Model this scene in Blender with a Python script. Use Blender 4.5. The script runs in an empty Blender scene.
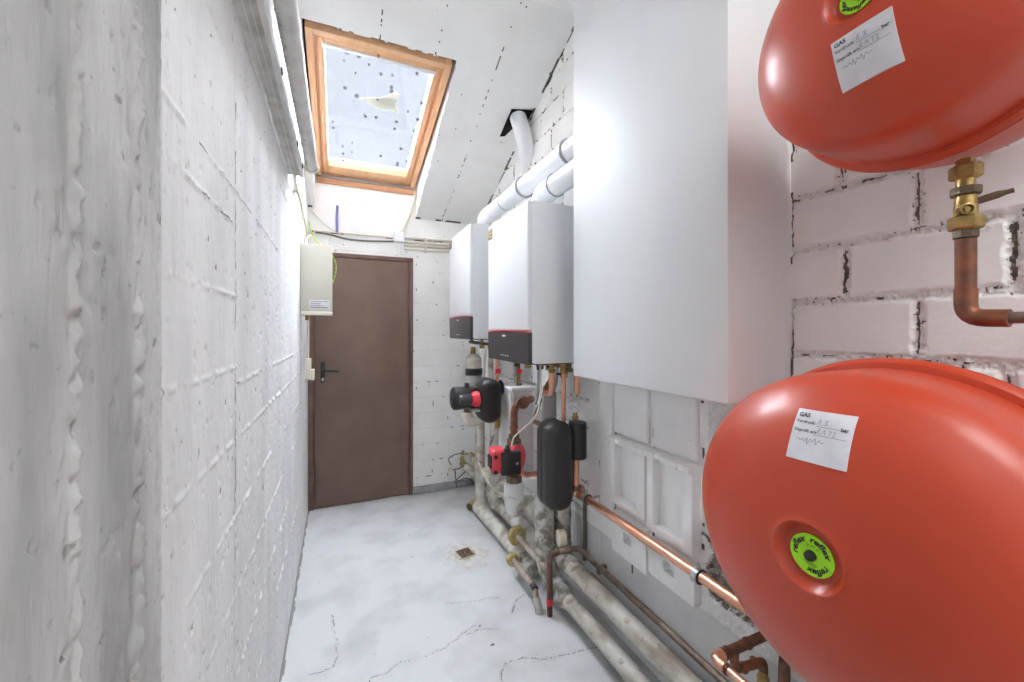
import bpy, bmesh, math, random
import numpy as np
from mathutils import Vector, Matrix, noise
random.seed(7)
S = bpy.context.scene
COL = S.collection
H = 1.42                       # eye height
CO, SI = .917, .3987           # camera yaw (about 23.5 deg to the right of the room's length)

# ---------------------------------------------------------------- helpers
def ray(px, py):
    u = (px-512)/400; v = (331-py)/400
    return Vector((CO*u+SI, CO-SI*u, v))
def AX(px, py, x): d = ray(px, py); t = x/d.x; return Vector((x, d.y*t, H+d.z*t))
def AY(px, py, y): d = ray(px, py); t = y/d.y; return Vector((d.x*t, y, H+d.z*t))
def AZ(px, py, z): d = ray(px, py); t = (z-H)/d.z; return Vector((d.x*t, d.y*t, z))

def tag(o, label=None, cat=None, group=None, kind=None):
    if label: o['label'] = label
    if cat: o['category'] = cat
    if group: o['group'] = group
    if kind: o['kind'] = kind
    return o
def thing(name, label, cat, loc=(0, 0, 0), group=None, kind=None):
    o = bpy.data.objects.new(name, None); COL.objects.link(o)
    o.empty_display_size = .05
    o.location = loc
    return tag(o, label, cat, group, kind)
def world_loc(p):
    v = Vector((0, 0, 0))
    while p is not None:
        v += p.location; p = p.parent
    return v
def obj(name, bm, mat, parent=None, smooth=40, label=None):
    """links a bmesh (built in world coordinates) as one mesh object"""
    bmesh.ops.recalc_face_normals(bm, faces=bm.faces[:])
    me = bpy.data.meshes.new(name); bm.to_mesh(me); bm.free()
    return finish(name, me, mat, parent, smooth, label)
def finish(name, me, mat, parent=None, smooth=40, label=None):
    mats = mat if isinstance(mat, (list, tuple)) else [mat]
    for m in mats: me.materials.append(m)
    if smooth is not None:
        me.shade_smooth(); me.set_sharp_from_angle(angle=math.radians(smooth))
    o = bpy.data.objects.new(name, me); COL.objects.link(o)
    if parent is not None:
        me.transform(Matrix.Translation(-world_loc(parent))); o.parent = parent
    else:                                   # put the origin at the base of the mesh
        n = len(me.vertices); co = np.empty(n*3); me.vertices.foreach_get('co', co); co = co.reshape(-1, 3)
        b = Vector(((co[:, 0].min()+co[:, 0].max())/2, (co[:, 1].min()+co[:, 1].max())/2, co[:, 2].min()))
        me.transform(Matrix.Translation(-b)); o.location = b
    if label: o['label'] = label
    return o
def struct(o, label=None, cat=None):
    return tag(o, label, cat, None, 'structure')

def box(bm, lo, hi, bev=0, seg=2, rot=None):
    lo = Vector(lo); hi = Vector(hi)
    r = bmesh.ops.create_cube(bm, size=1)
    vs = r['verts']
    c = (lo+hi)/2; d = hi-lo
    for v in vs: v.co = Vector((v.co.x*d.x, v.co.y*d.y, v.co.z*d.z))
    if bev > 0:
        es = list({e for v in vs for e in v.link_edges})
        q = bmesh.ops.bevel(bm, geom=es, offset=min(bev, min(abs(d.x), abs(d.y), abs(d.z))*.49), segments=seg, profile=.5, affect='EDGES')
        vs = list({v for f in q['faces'] for v in f.verts} | {v for v in vs if v.is_valid})
    for v in vs: v.co = (rot @ v.co if rot else v.co) + c
    return vs
def B(*a, **k):
    bm = bmesh.new(); box(bm, *a, **k); return bm

def smoothpath(pts, fil, n=6):
    pts = [Vector(p) for p in pts]
    if fil <= 0 or len(pts) < 3: return pts
    out = [pts[0]]
    for a, b, c in zip(pts, pts[1:], pts[2:]):
        f1 = min(fil, (a-b).length*.49); f2 = min(fil, (c-b).length*.49)
        p = b+(a-b).normalized()*f1; q = b+(c-b).normalized()*f2
        for i in range(n+1):
            t = i/n; out.append(p*(1-t)**2+b*2*t*(1-t)+q*t*t)
    out.append(pts[-1]); return out
def tube(bm, pts, r, seg=14, fil=0, step=0, lump=0, freq=25, caps=True, seed=0):
    P = smoothpath(pts, fil)
    if step:
        Q = [P[0]]
        for a, b in zip(P, P[1:]):
            k = max(1, int((b-a).length/step))
            for i in range(1, k+1): Q.append(a.lerp(b, i/k))
        P = Q
    Q = [P[0]]
    for p in P[1:]:
        if (p-Q[-1]).length > 1e-5: Q.append(p)
    P = Q
    rings = []; t0 = None; nrm = None
    for i, p in enumerate(P):
        t = (P[min(i+1, len(P)-1)]-P[max(i-1, 0)]).normalized()
        if nrm is None:
            nrm = t.orthogonal().normalized()
        else:
            nrm = (nrm-t*nrm.dot(t)).normalized()
        bn = t.cross(nrm)
        rr = r(i/(len(P)-1)) if callable(r) else r
        ring = []
        for j in range(seg):
            a = 2*math.pi*j/seg
            d = nrm*math.cos(a)+bn*math.sin(a)
            q = rr
            if lump: q = rr*(1+lump*(1.2*abs(noise.noise((p+d*rr)*freq+Vector((seed, 0, 0))))-.3)+lump*.7*(abs(noise.noise((p+d*rr)*freq*2.3))-.25)+lump*.4*noise.noise((p+d*rr)*freq*5))
            ring.append(bm.verts.new(p+d*q))
        rings.append(ring)
    for a, b in zip(rings, rings[1:]):
        for j in range(seg):
            bm.faces.new((a[j], a[(j+1) % seg], b[(j+1) % seg], b[j]))
    if caps:
        bm.faces.new(list(reversed(rings[0]))); bm.faces.new(rings[-1])
    return bm
def T(*a, **k): return tube(bmesh.new(), *a, **k)

def lathe(bm, o, ax, prof, seg=24, hexa=False):
    """prof = [(t along axis, radius)]"""
    o = Vector(o); ax = Vector(ax).normalized(); n = ax.orthogonal().normalized(); b = ax.cross(n)
    rings = []
    for t, r in prof:
        if r < 1e-6: rings.append([bm.verts.new(o+ax*t)])
        else:
            rings.append([bm.verts.new(o+ax*t+(n*math.cos(2*math.pi*j/seg)+b*math.sin(2*math.pi*j/seg))*r) for j in range(seg)])
    for a, c in zip(rings, rings[1:]):
        for j in range(seg):
            k = (j+1) % seg
            if len(a) == 1 and len(c) == 1: continue
            if len(a) == 1: bm.faces.new((a[0], c[k], c[j]))
            elif len(c) == 1: bm.faces.new((a[j], a[k], c[0]))
            else: bm.faces.new((a[j], a[k], c[k], c[j]))
    if len(rings[0]) > 1: bm.faces.new(list(reversed(rings[0])))
    if len(rings[-1]) > 1: bm.faces.new(rings[-1])
    return bm
def L(*a, **k): return lathe(bmesh.new(), *a, **k)
def cyl(bm, a, b, r, seg=20, bev=.0):
    a = Vector(a); b = Vector(b); h = (b-a).length
    bev = min(bev, r*.5, h*.45)
    prof = [(0, r), (h, r)] if bev <= 0 else [(0, r-bev), (bev*.3, r-bev*.3), (bev, r), (h-bev, r), (h-bev*.3, r-bev*.3), (h, r-bev)]
    return lathe(bm, a, b-a, prof, seg)
def CY(*a, **k): return cyl(bmesh.new(), *a, **k)

# numpy value noise
def _h(i, j, s):
    n = (i.astype(np.int64)*374761393+j.astype(np.int64)*668265263+s*982451653) & 0xffffffff
    n = ((n ^ (n >> 13))*1274126177) & 0xffffffff
    return ((n ^ (n >> 16)) & 0xffff)/65535.0
def vn(x, y, s=0):
    i = np.floor(x); j = np.floor(y); u = x-i; v = y-j
    u = u*u*(3-2*u); v = v*v*(3-2*v)
    return ((_h(i, j, s)*(1-u)+_h(i+1, j, s)*u)*(1-v)+(_h(i, j+1, s)*(1-u)+_h(i+1, j+1, s)*u)*v)
def fbm(x, y, o=4, s=0):
    a = .5; t = 0
    for k in range(o):
        t = t+a*vn(x, y, s+k*17); x = x*2.03; y = y*2.03; a *= .5
    return t/(1-.5**o)
def sstep(a, b, x):
    t = np.clip((x-a)/(b-a), 0, 1); return t*t*(3-2*t)

def grid(name, us, vs, place, mats, parent=None, matid=None, keep=None, smooth=60):
    """mesh on a (u, v) lattice; place(U, V) -> X, Y, Z arrays; matid / keep are evaluated at face centres"""
    U, V = np.meshgrid(us, vs, indexing='ij')
    X, Y, Z = place(U, V)
    nu, nv = U.shape
    co = np.stack([X, Y, Z], -1).reshape(-1, 3)
    idx = np.arange(nu*nv).reshape(nu, nv)
    q = np.stack([idx[:-1, :-1], idx[1:, :-1], idx[1:, 1:], idx[:-1, 1:]], -1).reshape(-1, 4)
    UC = (U[:-1, :-1]+U[1:, 1:])/2; VC = (V[:-1, :-1]+V[1:, 1:])/2
    mi = matid(UC, VC).reshape(-1).astype(np.int32) if matid else None
    if keep is not None:
        k = keep(UC, VC).reshape(-1); q = q[k]
        if mi is not None: mi = mi[k]
        used = np.zeros(len(co), bool); used[q.reshape(-1)] = True
        new = np.cumsum(used)-1; co = co[used]; q = new[q]
    me = bpy.data.meshes.new(name)
    me.vertices.add(len(co)); me.vertices.foreach_set('co', co.reshape(-1).astype(np.float32))
    me.loops.add(len(q)*4); me.loops.foreach_set('vertex_index', q.reshape(-1).astype(np.int32))
    me.polygons.add(len(q)); me.polygons.foreach_set('loop_start', np.arange(0, len(q)*4, 4, dtype=np.int32))
    me.update(calc_edges=True); me.validate()
    for m in mats: me.materials.append(m)
    if mi is not None: me.polygons.foreach_set('material_index', mi)
    if smooth is not None: me.shade_smooth()
    o = bpy.data.objects.new(name, me); COL.objects.link(o)
    if parent: o.parent = parent
    return o

# ---------------------------------------------------------------- materials
def mat(name, col, rough=.6, metal=0, col2=None, scale=8, detail=5, lo=.4, hi=.65, bump=0, bscale=60, spec=.5, coat=0,
        speck=None, sscale=120, slo=.68, shi=.74, stretch=(1, 1, 1), rough2=None):
    m = bpy.data.materials.new(name); m.use_nodes = True
    nt = m.node_tree; N = nt.nodes; K = nt.links
    p = N['Principled BSDF']
    p.inputs['Base Color'].default_value = (*col, 1); p.inputs['Roughness'].default_value = rough
    p.inputs['Metallic'].default_value = metal; p.inputs['Specular IOR Level'].default_value = spec
    p.inputs['Coat Weight'].default_value = coat; p.inputs['Coat Roughness'].default_value = .12
    tc = N.new('ShaderNodeTexCoord'); mp = N.new('ShaderNodeMapping'); mp.inputs['Scale'].default_value = stretch
    K.new(tc.outputs['Object'], mp.inputs['Vector'])
    out = None
    if col2 is not None:
        nz = N.new('ShaderNodeTexNoise'); nz.inputs['Scale'].default_value = scale; nz.inputs['Detail'].default_value = detail
        K.new(mp.outputs[0], nz.inputs['Vector'])
        rp = N.new('ShaderNodeValToRGB'); rp.color_ramp.elements[0].position = lo; rp.color_ramp.elements[1].position = hi
        rp.color_ramp.elements[0].color = (*col, 1); rp.color_ramp.elements[1].color = (*col2, 1)
        K.new(nz.outputs['Fac'], rp.inputs[0]); out = rp.outputs[0]
        if rough2 is not None:
            mr = N.new('ShaderNodeMapRange'); mr.inputs['From Min'].default_value = lo; mr.inputs['From Max'].default_value = hi
            mr.inputs['To Min'].default_value = rough; mr.inputs['To Max'].default_value = rough2
            K.new(nz.outputs['Fac'], mr.inputs[0]); K.new(mr.outputs[0], p.inputs['Roughness'])
    if speck is not None:
        nz = N.new('ShaderNodeTexNoise'); nz.inputs['Scale'].default_value = sscale; nz.inputs['Detail'].default_value = 3
        K.new(tc.outputs['Object'], nz.inputs['Vector'])
        rp = N.new('ShaderNodeValToRGB'); rp.color_ramp.elements[0].position = slo; rp.color_ramp.elements[1].position = shi
        K.new(nz.outputs['Fac'], rp.inputs[0])
        mx = N.new('ShaderNodeMix'); mx.data_type = 'RGBA'
        K.new(rp.outputs[0], mx.inputs[0])
        if out is not None: K.new(out, mx.inputs[6])
        else: mx.inputs[6].default_value = (*col, 1)
        mx.inputs[7].default_value = (*speck, 1); out = mx.outputs[2]
    if out is not None: K.new(out, p.inputs['Base Color'])
    if bump:
        nb = N.new('ShaderNodeTexNoise'); nb.inputs['Scale'].default_value = bscale; nb.inputs['Detail'].default_value = 6
        K.new(mp.outputs[0], nb.inputs['Vector'])
        bp = N.new('ShaderNodeBump'); bp.inputs['Strength'].default_value = bump; bp.inputs['Distance'].default_value = .01
        K.new(nb.outputs['Fac'], bp.inputs['Height']); K.new(bp.outputs[0], p.inputs['Normal'])
    return m

M_left = mat('painted_concrete', (.83, .83, .83), .75, col2=(.73, .73, .73), scale=3.5, lo=.40, hi=.66, detail=9, bump=.28, bscale=34, speck=(.40, .39, .38), sscale=42, slo=.68, shi=.76, spec=.3, stretch=(1, 2.2, .55))
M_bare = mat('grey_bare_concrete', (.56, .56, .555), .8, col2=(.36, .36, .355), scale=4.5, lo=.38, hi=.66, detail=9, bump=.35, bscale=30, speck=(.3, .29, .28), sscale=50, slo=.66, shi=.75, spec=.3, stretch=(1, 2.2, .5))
M_pit = mat('dirty_pit', (.46, .45, .44), .9, col2=(.26, .25, .24), scale=60)
M_brick = mat('white_painted_brick', (.87, .87, .86), .6, col2=(.82, .82, .81), scale=5, bump=.2, bscale=70, spec=.35, speck=(.36, .34, .32), sscale=45, slo=.75, shi=.79)
M_mortar = mat('white_painted_mortar', (.83, .83, .815), .85, col2=(.72, .715, .70), scale=50, bump=.5, bscale=160, spec=.2)
M_gap = mat('open_joint', (.09, .08, .07), .95, col2=(.2, .17, .13), scale=70)
M_rubble = mat('broken_masonry', (.50, .46, .43), .95, col2=(.21, .18, .155), scale=48, lo=.40, hi=.56, bump=1, bscale=110, speck=(.66, .65, .63), sscale=70, slo=.57, shi=.62)
M_ceil = mat('white_painted_slab', (.84, .845, .835), .7, col2=(.79, .79, .775), scale=4, bump=.12, bscale=50, spec=.25, speck=(.4, .38, .35), sscale=40, slo=.76, shi=.8)
M_floor = mat('grey_floor_paint', (.55, .555, .56), .45, col2=(.43, .43, .43), scale=4, detail=9, lo=.45, hi=.72, bump=.1, bscale=60, spec=.4, speck=(.27, .25, .23), sscale=55, slo=.77, shi=.82, rough2=.6)
M_crack = mat('floor_crack', (.22, .21, .2), .95)
M_stain = mat('floor_rust_stain', (.47, .44, .39), .7, col2=(.56, .56, .56), scale=25)
M_base = mat('grey_skirting', (.33, .34, .36), .7, col2=(.42, .43, .44), scale=20, bump=.2)
M_door = mat('brown_lacquer', (.175, .108, .082), .42, col2=(.215, .14, .11), scale=3.2, detail=7, lo=.35, hi=.7, bump=.06, bscale=150, spec=.5, speck=(.42, .35, .3), sscale=60, slo=.75, shi=.8, rough2=.55)
M_dframe = mat('brown_frame', (.16, .085, .07), .5, col2=(.21, .12, .1), scale=10)
M_black = mat('black_plastic', (.022, .022, .024), .42, spec=.5)
M_epp = mat('black_foam', (.024, .023, .024), .40, col2=(.032, .031, .031), scale=160, detail=2, bump=.12, bscale=300, spec=.5)
M_dgrey = mat('dark_grey_plastic', (.055, .055, .06), .35)
M_duct = mat('white_board', (.75, .76, .775), .5, col2=(.715, .725, .74), scale=2.5, bump=.05, bscale=25, spec=.4, stretch=(1, 1, .25))
M_boiler = mat('white_powder_coat', (.71, .72, .735), .33, spec=.5)
M_panel = mat('graphite_glass', (.045, .042, .045), .3, spec=.5)
M_red = mat('red_accent', (.75, .03, .06), .4)
M_pred = mat('pump_red', (.68, .055, .08), .4, col2=(.6, .045, .06), scale=20)
M_whitep = mat('white_plastic', (.82, .83, .85), .3)
M_ring = mat('grey_gasket', (.30, .30, .31), .5)
M_greyp = mat('grey_plastic', (.44, .445, .44), .5, col2=(.38, .38, .37), scale=12)
M_beige = mat('beige_plastic', (.60, .58, .50), .5, col2=(.55, .53, .45), scale=6)
M_cream = mat('cream_plastic', (.74, .70, .60), .5)
M_trunk = mat('grey_trunking', (.60, .59, .56), .55, col2=(.42, .41, .38), scale=14, speck=(.2, .19, .17), sscale=70, slo=.72, shi=.76)
M_trunkl = mat('pale_trunking', (.72, .71, .69), .5, col2=(.62, .6, .57), scale=14, speck=(.25, .24, .22), sscale=50, slo=.7, shi=.74)
M_wood = mat('orange_pine', (.80, .49, .285), .38, col2=(.74, .43, .235), scale=4, detail=8, lo=.35, hi=.65, stretch=(6, 1, 6), bump=.05, spec=.5)
M_wood2 = mat('raw_board', (.58, .30, .17), .7, col2=(.48, .24, .14), scale=5, stretch=(1, 9, 9))
M_dust = mat('dusty_mesh', (.33, .30, .27), .9, col2=(.22, .2, .18), scale=90)
M_copper = mat('new_copper', (.86, .47, .33), .3, 1, col2=(.72, .33, .2), scale=9, lo=.4, hi=.75, rough2=.42)
M_copperd = mat('tarnished_copper', (.27, .10, .055), .45, .6, col2=(.095, .055, .042), scale=26, lo=.4, hi=.7, bump=.08, bscale=100)
M_brass = mat('dull_brass', (.47, .33, .13), .40, 1, col2=(.25, .17, .07), scale=45, lo=.4, hi=.7, bump=.1, bscale=120)
M_bronze = mat('dark_bronze', (.20, .15, .10), .5, .7, col2=(.12, .09, .06), scale=30)
M_iron = mat('brown_pipe_paint', (.16, .105, .078), .5, .3, col2=(.29, .22, .165), scale=18, bump=.15, bscale=80)
M_rust = mat('rusty_pipe', (.085, .055, .045), .6, .3, col2=(.22, .10, .065), scale=24, bump=.3, bscale=100)
M_greyl = mat('old_grey_pipe', (.40, .33, .28), .6, col2=(.28, .21, .17), scale=18, bump=.15, bscale=90)
M_insul = mat('pvc_lagging', (.50, .48, .43), .5, col2=(.25, .215, .165), scale=12, detail=10, lo=.42, hi=.66, bump=.25, bscale=70, speck=(.25, .21, .16), sscale=24, slo=.60, shi=.70, stretch=(1, .5, 1), spec=.4)
M_insulw = mat('white_lagging', (.64, .625, .575), .55, col2=(.34, .29, .22), scale=13, detail=10, lo=.44, hi=.66, bump=.2, bscale=60, speck=(.2, .17, .12), sscale=36, slo=.68, shi=.76)
M_foil = mat('crinkled_foil_wrap', (.56, .55, .52), .4, .3, col2=(.22, .20, .16), scale=20, detail=9, lo=.44, hi=.62, bump=1, bscale=45, speck=(.22, .19, .155), sscale=30, slo=.56, shi=.70)
M_foam = mat('yellow_foam', (.52, .43, .20), .9, col2=(.36, .27, .11), scale=50, bump=.5, bscale=150)
M_cut = mat('cut_foam_end', (.78, .73, .60), .8, col2=(.66, .6, .46), scale=40)
M_steel = mat('galvanised_steel', (.62, .62, .60), .4, .8, col2=(.45, .45, .43), scale=40)
M_white = mat('white_enamel', (.78, .79, .80), .45, col2=(.70, .70, .69), scale=8, spec=.4)
M_panelw = mat('white_block', (.87, .87, .87), .6, col2=(.82, .82, .815), scale=8, bump=.12, bscale=60, spec=.3, speck=(.4, .38, .36), sscale=50, slo=.75, shi=.79)
M_wallg = mat('grey_render', (.68, .685, .69), .65, col2=(.61, .615, .62), scale=6, bump=.1, bscale=60)
M_vred = mat('vessel_red', (.52, .058, .022), .36, col2=(.50, .055, .021), scale=3, spec=.45, coat=.12, speck=(.8, .55, .45), sscale=95, slo=.80, shi=.82)
M_lime = mat('lime_label', (.42, .93, .02), .5)
M_paper = mat('sticker_paper', (.70, .68, .71), .45, col2=(.62, .60, .63), scale=25, bump=.06)
M_ink = mat('black_ink', (.03, .03, .035), .6)
M_ink2 = mat('grey_ink', (.26, .26, .30), .6)
M_cable = mat('beige_cable', (.66, .62, .52), .5)
M_cableb = mat('dark_cable', (.16, .14, .12), .6)
M_gy = mat('green_yellow_wire', (.55, .62, .05), .5, col2=(.18, .42, .05), scale=60, lo=.45, hi=.5)
M_blue = mat('blue_plastic', (.16, .18, .42), .5)
M_glassd = mat('clear_dial_glass', (.75, .77, .78), .12, col2=(.5, .52, .53), scale=70)
M_drain = mat('rusty_cast_iron', (.20, .12, .08), .7, .3, col2=(.30, .2, .13), scale=40, bump=.3)
M_drainrim = mat('sandy_ring', (.50, .45, .38), .9, col2=(.38, .33, .27), scale=60, bump=.4)
M_hole = mat('black_hole', (.012, .011, .01), 1)
M_leaf = mat('dry_leaf', (.80, .74, .52), .7, col2=(.88, .84, .70), scale=12)
M_white_roof = mat('roof_felt', (.10, .09, .08), .9)
M_filter = mat('cloudy_plastic', (.72, .70, .62), .25, col2=(.6, .57, .47), scale=20)

def pane_material():
    m = bpy.data.materials.new('dirty_skylight_pane'); m.use_nodes = True
    nt = m.node_tree; N = nt.nodes; K = nt.links
    N.remove(N['Principled BSDF'])
    out = N['Material Output']
    tr = N.new('ShaderNodeBsdfTransparent'); tr.inputs[0].default_value = (.86, .89, .93, 1)
    gl = N.new('ShaderNodeBsdfGlossy'); gl.inputs['Roughness'].default_value = .05
    m1 = N.new('ShaderNodeMixShader'); m1.inputs[0].default_value = .05; K.new(tr.outputs[0], m1.inputs[1]); K.new(gl.outputs[0], m1.inputs[2])
    di = N.new('ShaderNodeBsdfDiffuse'); di.inputs[0].default_value = (.20, .21, .24, 1)
    tc = N.new('ShaderNodeTexCoord')
    vo = N.new('ShaderNodeTexVoronoi'); vo.voronoi_dimensions = '2D'; vo.inputs['Scale'].default_value = 15
    K.new(tc.outputs['Object'], vo.inputs['Vector'])
    # a random size per cell, most cells clean
    sp = N.new('ShaderNodeSeparateColor'); K.new(vo.outputs['Color'], sp.inputs[0])
    mr = N.new('ShaderNodeMapRange'); mr.inputs['From Min'].default_value = .62; mr.inputs['From Max'].default_value = 1
    mr.inputs['To Min'].default_value = 0; mr.inputs['To Max'].default_value = .21
    K.new(sp.outputs[0], mr.inputs[0])
    lt = N.new('ShaderNodeMath'); lt.operation = 'LESS_THAN'; K.new(vo.outputs['Distance'], lt.inputs[0]); K.new(mr.outputs[0], lt.inputs[1])
    ml = N.new('ShaderNodeMath'); ml.operation = 'MULTIPLY'; ml.inputs[1].default_value = .9; K.new(lt.outputs[0], ml.inputs[0])
    m2 = N.new('ShaderNodeMixShader'); K.new(ml.outputs[0], m2.inputs[0]); K.new(m1.outputs[0], m2.inputs[1]); K.new(di.outputs[0], m2.inputs[2])
    K.new(m2.outputs[0], out.inputs[0])
    return m
M_pane = pane_material()

# ---------------------------------------------------------------- setting
XL, XR, YB = -.22, 1.20, 3.54
YR, ZR = 1.835, 3.116                    # ridge where the slope meets the flat ceiling
def zc(y): return 2.40+.42*(YB-y)

# left wall: rough board-marked concrete
def left_h(y, z):
    A = 1-sstep(.672, .69, y)
    h = .0012*(fbm(y*30, z*30, 4, 3)-.5)
    # zone near the camera: upright boards, coarse texture
    v = .0014*(fbm(y*80, z*5, 4, 11)-.5)+.0006*(fbm(y*50, z*40, 4, 12)-.5)
    for yy, am, w in ((.483, .009, .006), (.603, .010, .006), (.56, .002, .004), (.665, .003, .008)):
        g = np.exp(-((y-yy-.004*(fbm(z*8, z*0+1, 3, 31)-.5))/w)**2)
        v = v+g*am*(fbm(y*150, z*70, 4, 21)-.38)*2.4
    rough = (np.exp(-((y-.483)/.03)**2)+np.exp(-((y-.603)/.03)**2)+.25)*sstep(.45, .62, fbm(y*14, z*7, 3, 40))
    v = v+rough*.0055*(fbm(y*110, z*70, 3, 41)-.5)
    h = h+A*(v+.004)
    # zone further on: flat boards with level seams
    Bz = 1-A
    seam = np.zeros_like(y)
    for zz, y0, y1 in ((1.745, .68, 3.6), (1.665, .68, 1.11), (1.335, .68, 1.11), (1.295, 1.11, 3.6), (1.165, .68, 3.6), (.985, .68, 3.6), (.80, .68, 3.6), (.60, .68, 3.6), (.40, .68, 3.6), (2.02, .68, 1.11), (2.03, 1.11, 3.6), (1.50, .68, 1.11)):
        on = ((y > y0) & (y < y1)).astype(float)*sstep(.35, .5, fbm(y*4, y*0+zz*9, 3, 51))
        seam = seam+on*np.exp(-((z-zz-.006*(fbm(y*3, y*0+zz, 2, 52)-.5))/.004)**2)
    h = h+Bz*(seam*.0060*(fbm(y*60, z*60, 2, 53)*2-.55))
    for yy in (1.108, 2.15):
        h = h+.0035*np.exp(-((y-yy)/.004)**2)*(fbm(y*80, z*30, 3, 61)-.25)*2
    h = h-.004*np.exp(-((y-.684)/.004)**2)*(.3+fbm(y*0, z*12, 3, 62))
    pit = sstep(.80, .86, fbm(y*62, z*44, 2, 71))
    return h-.003*pit
def left_mat(y, z):
    p = (fbm(y*62, z*44, 2, 71) > .87)
    k = fbm(y*0, z*14, 3, 62)
    ed = (np.abs(y-.684) < .0035) & (k > .50)
    ed2 = (np.abs(y-1.108) < .0035) & (fbm(y*0, z*20, 3, 63) > .47)
    q = np.zeros_like(y)
    for zz, y0 in ((1.745, .68), (1.665, .68), (1.295, 1.11)):
        q = np.maximum(q, (np.abs(z-zz-.006*(fbm(y*3, y*0+zz, 2, 52)-.5)) < .0022)*(y > y0)*(fbm(y*9, y*0+zz, 3, 64) > .60)*(y < (1.11 if zz == 1.665 else 4)))
    m = (p | ed | ed2 | (q > 0)).astype(int)
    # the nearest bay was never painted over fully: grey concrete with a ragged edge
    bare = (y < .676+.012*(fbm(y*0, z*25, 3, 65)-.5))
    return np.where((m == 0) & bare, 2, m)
ys = np.concatenate([np.arange(-1.6, .28, .1), np.arange(.28, .75, .0028), np.arange(.75, 1.3, .0045), np.arange(1.3, 3.561, .008)])
zs = np.concatenate([np.arange(-.02, 3.15, .0045)])
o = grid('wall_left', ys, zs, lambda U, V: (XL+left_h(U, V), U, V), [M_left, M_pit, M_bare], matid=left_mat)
struct(o)

# right wall: painted blockwork, broken masonry low down
CZ, CH, BL = 1.353, .147, .283
def right_parts(y, z):
    wob = .006*(fbm(y*7, z*7, 3, 5)-.5)
    k = np.floor((z+wob-CZ)/CH); dz = (z+wob-CZ)/CH-k
    off = np.where(np.mod(k, 2) == 0, .462, .609)+.018*(_h(k, k*0+3, 9)-.5)
    u = (y+wob-off)/BL; j = np.floor(u); du = u-j
    ed = np.minimum(np.minimum(dz, 1-dz)*CH, np.minimum(du, 1-du)*BL)
    hz = np.minimum(dz, 1-dz)*CH; vy = np.minimum(du, 1-du)*BL
    return k, j, hz, vy, ed
def rub(y, z):
    d = np.maximum(np.abs(y-.90)/.125, np.abs(z-.585)/.105)+.75*(fbm(y*22, z*22, 4, 80)-.5)
    return d
def right_h(y, z):
    k, j, hz, vy, ed = right_parts(y, z)
    n = fbm(y*75, z*75, 4, 7)
    e2 = ed+.007*(fbm(y*45, z*45, 3, 8)-.5)
    jn = 1-sstep(.007, .016, e2+.006*(fbm(y*20, z*60, 3, 19)-.5))
    h = -.0085*jn+.016*jn*(n-.42)+.007*jn*(fbm(y*150, z*150, 3, 91)-.45)+.001*(fbm(y*12, z*12, 3, 9)-.5)
    lump = sstep(.62, .72, fbm(y*11, z*30, 3, 13))*(1-sstep(.012, .03, hz))
    h = h+lump*.012*(fbm(y*130, z*130, 3, 14)-.4)
    block = ((y > 1.02) & (y < 1.56) & (z < 1.24)).astype(float)          # area of the big hollow blocks: flat
    low = ((z < .42) & (y < 2.3)).astype(float)
    strip = ((y >= 1.56) & (y < 1.76) & (z < 1.3)).astype(float)
    near = ((y > .74) & (y <= 1.02) & (z < 1.24) & (z >= .42)).astype(float)
    flat = np.clip(block+low, 0, 1)
    h = h*(1-flat)+flat*.0015*(fbm(y*15, z*15, 3, 15)-.5)
    h = np.where(strip > 0, .004*(fbm(y*90, z*60, 4, 16)-.5)-.006*np.exp(-((y-1.655)/.004)**2), h)
    h = np.where(near > 0, .012*(fbm(y*50, z*50, 4, 17)-.5)+.006*(fbm(y*130, z*130, 3, 18)-.5), h)
    r = 1-sstep(.85, 1.0, rub(y, z))
    h = h*(1-r)+r*(-.020+.045*(fbm(y*42, z*42, 4, 81)-.5))
    return h
def right_mat(y, z):
    k, j, hz, vy, ed = right_parts(y, z)
    e2 = ed+.007*(fbm(y*45, z*45, 3, 8)-.5)
    m = np.where(e2 < .007, 1, 0)
    flat = ((y > 1.02) & (y < 1.56) & (z < 1.24)) | ((z < .42) & (y < 2.3)) | ((y >= 1.56) & (y < 1.76) & (z < 1.3))
    near = ((y > .74) & (y <= 1.02) & (z < 1.24) & (z >= .42))
    hole = (vy < .010*fbm(y*70, z*45, 3, 88)-.001) & (hz > .010+.012*fbm(y*40, z*0, 2, 89)) & (_h(k*3+j, k+j*5, 23) > .30)
    hole |= (hz+.004*(fbm(y*60, z*60, 2, 29)-.5) < .0022) & (fbm(y*34, z*9, 3, 25) > .60)
    hole |= (np.abs(y-.737) < .006*fbm(z*40, z*0, 3, 30)+.001) & (fbm(z*14, z*0, 3, 33) > .42) & (z > 1.2)
    hole |= (e2 < .011) & (fbm(y*150, z*150, 3, 91) < .27) & (fbm(y*9, z*20, 2, 92) > .45)
    m = np.where(hole, 2, m)
    m = np.where(flat, 0, m); m = np.where(near, 1, m)
    m = np.where((z < .42) & (y < 2.3), 4, m)
    cr = np.zeros_like(y, bool)
    for yy, z0, z1, t in ((1.535, .1, 1.23, .50), (1.285, .40, 1.23, .46), (1.04, .42, 1.23, .52), (1.655, .5, 1.2, .5), (1.42, .08, .42, .55)):
        c = yy+.012*(fbm(z*9, z*0+yy, 3, 26)-.5)
        cr |= (np.abs(y-c) < .0045*fbm(z*30, z*0+yy, 2, 27)*2) & (z > z0) & (z < z1) & (fbm(z*13, z*0+yy*7, 3, 28) > t)
    m = np.where(cr, 2, m)
    m = np.where(rub(y, z) < .95, 3, m)
    return m
ys = np.concatenate([np.arange(-1.6, .2, .1), np.arange(.2, .76, .0019), np.arange(.76, 1.1, .0032), np.arange(1.1, 1.8, .006), np.arange(1.8, 3.561, .010)])
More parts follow.
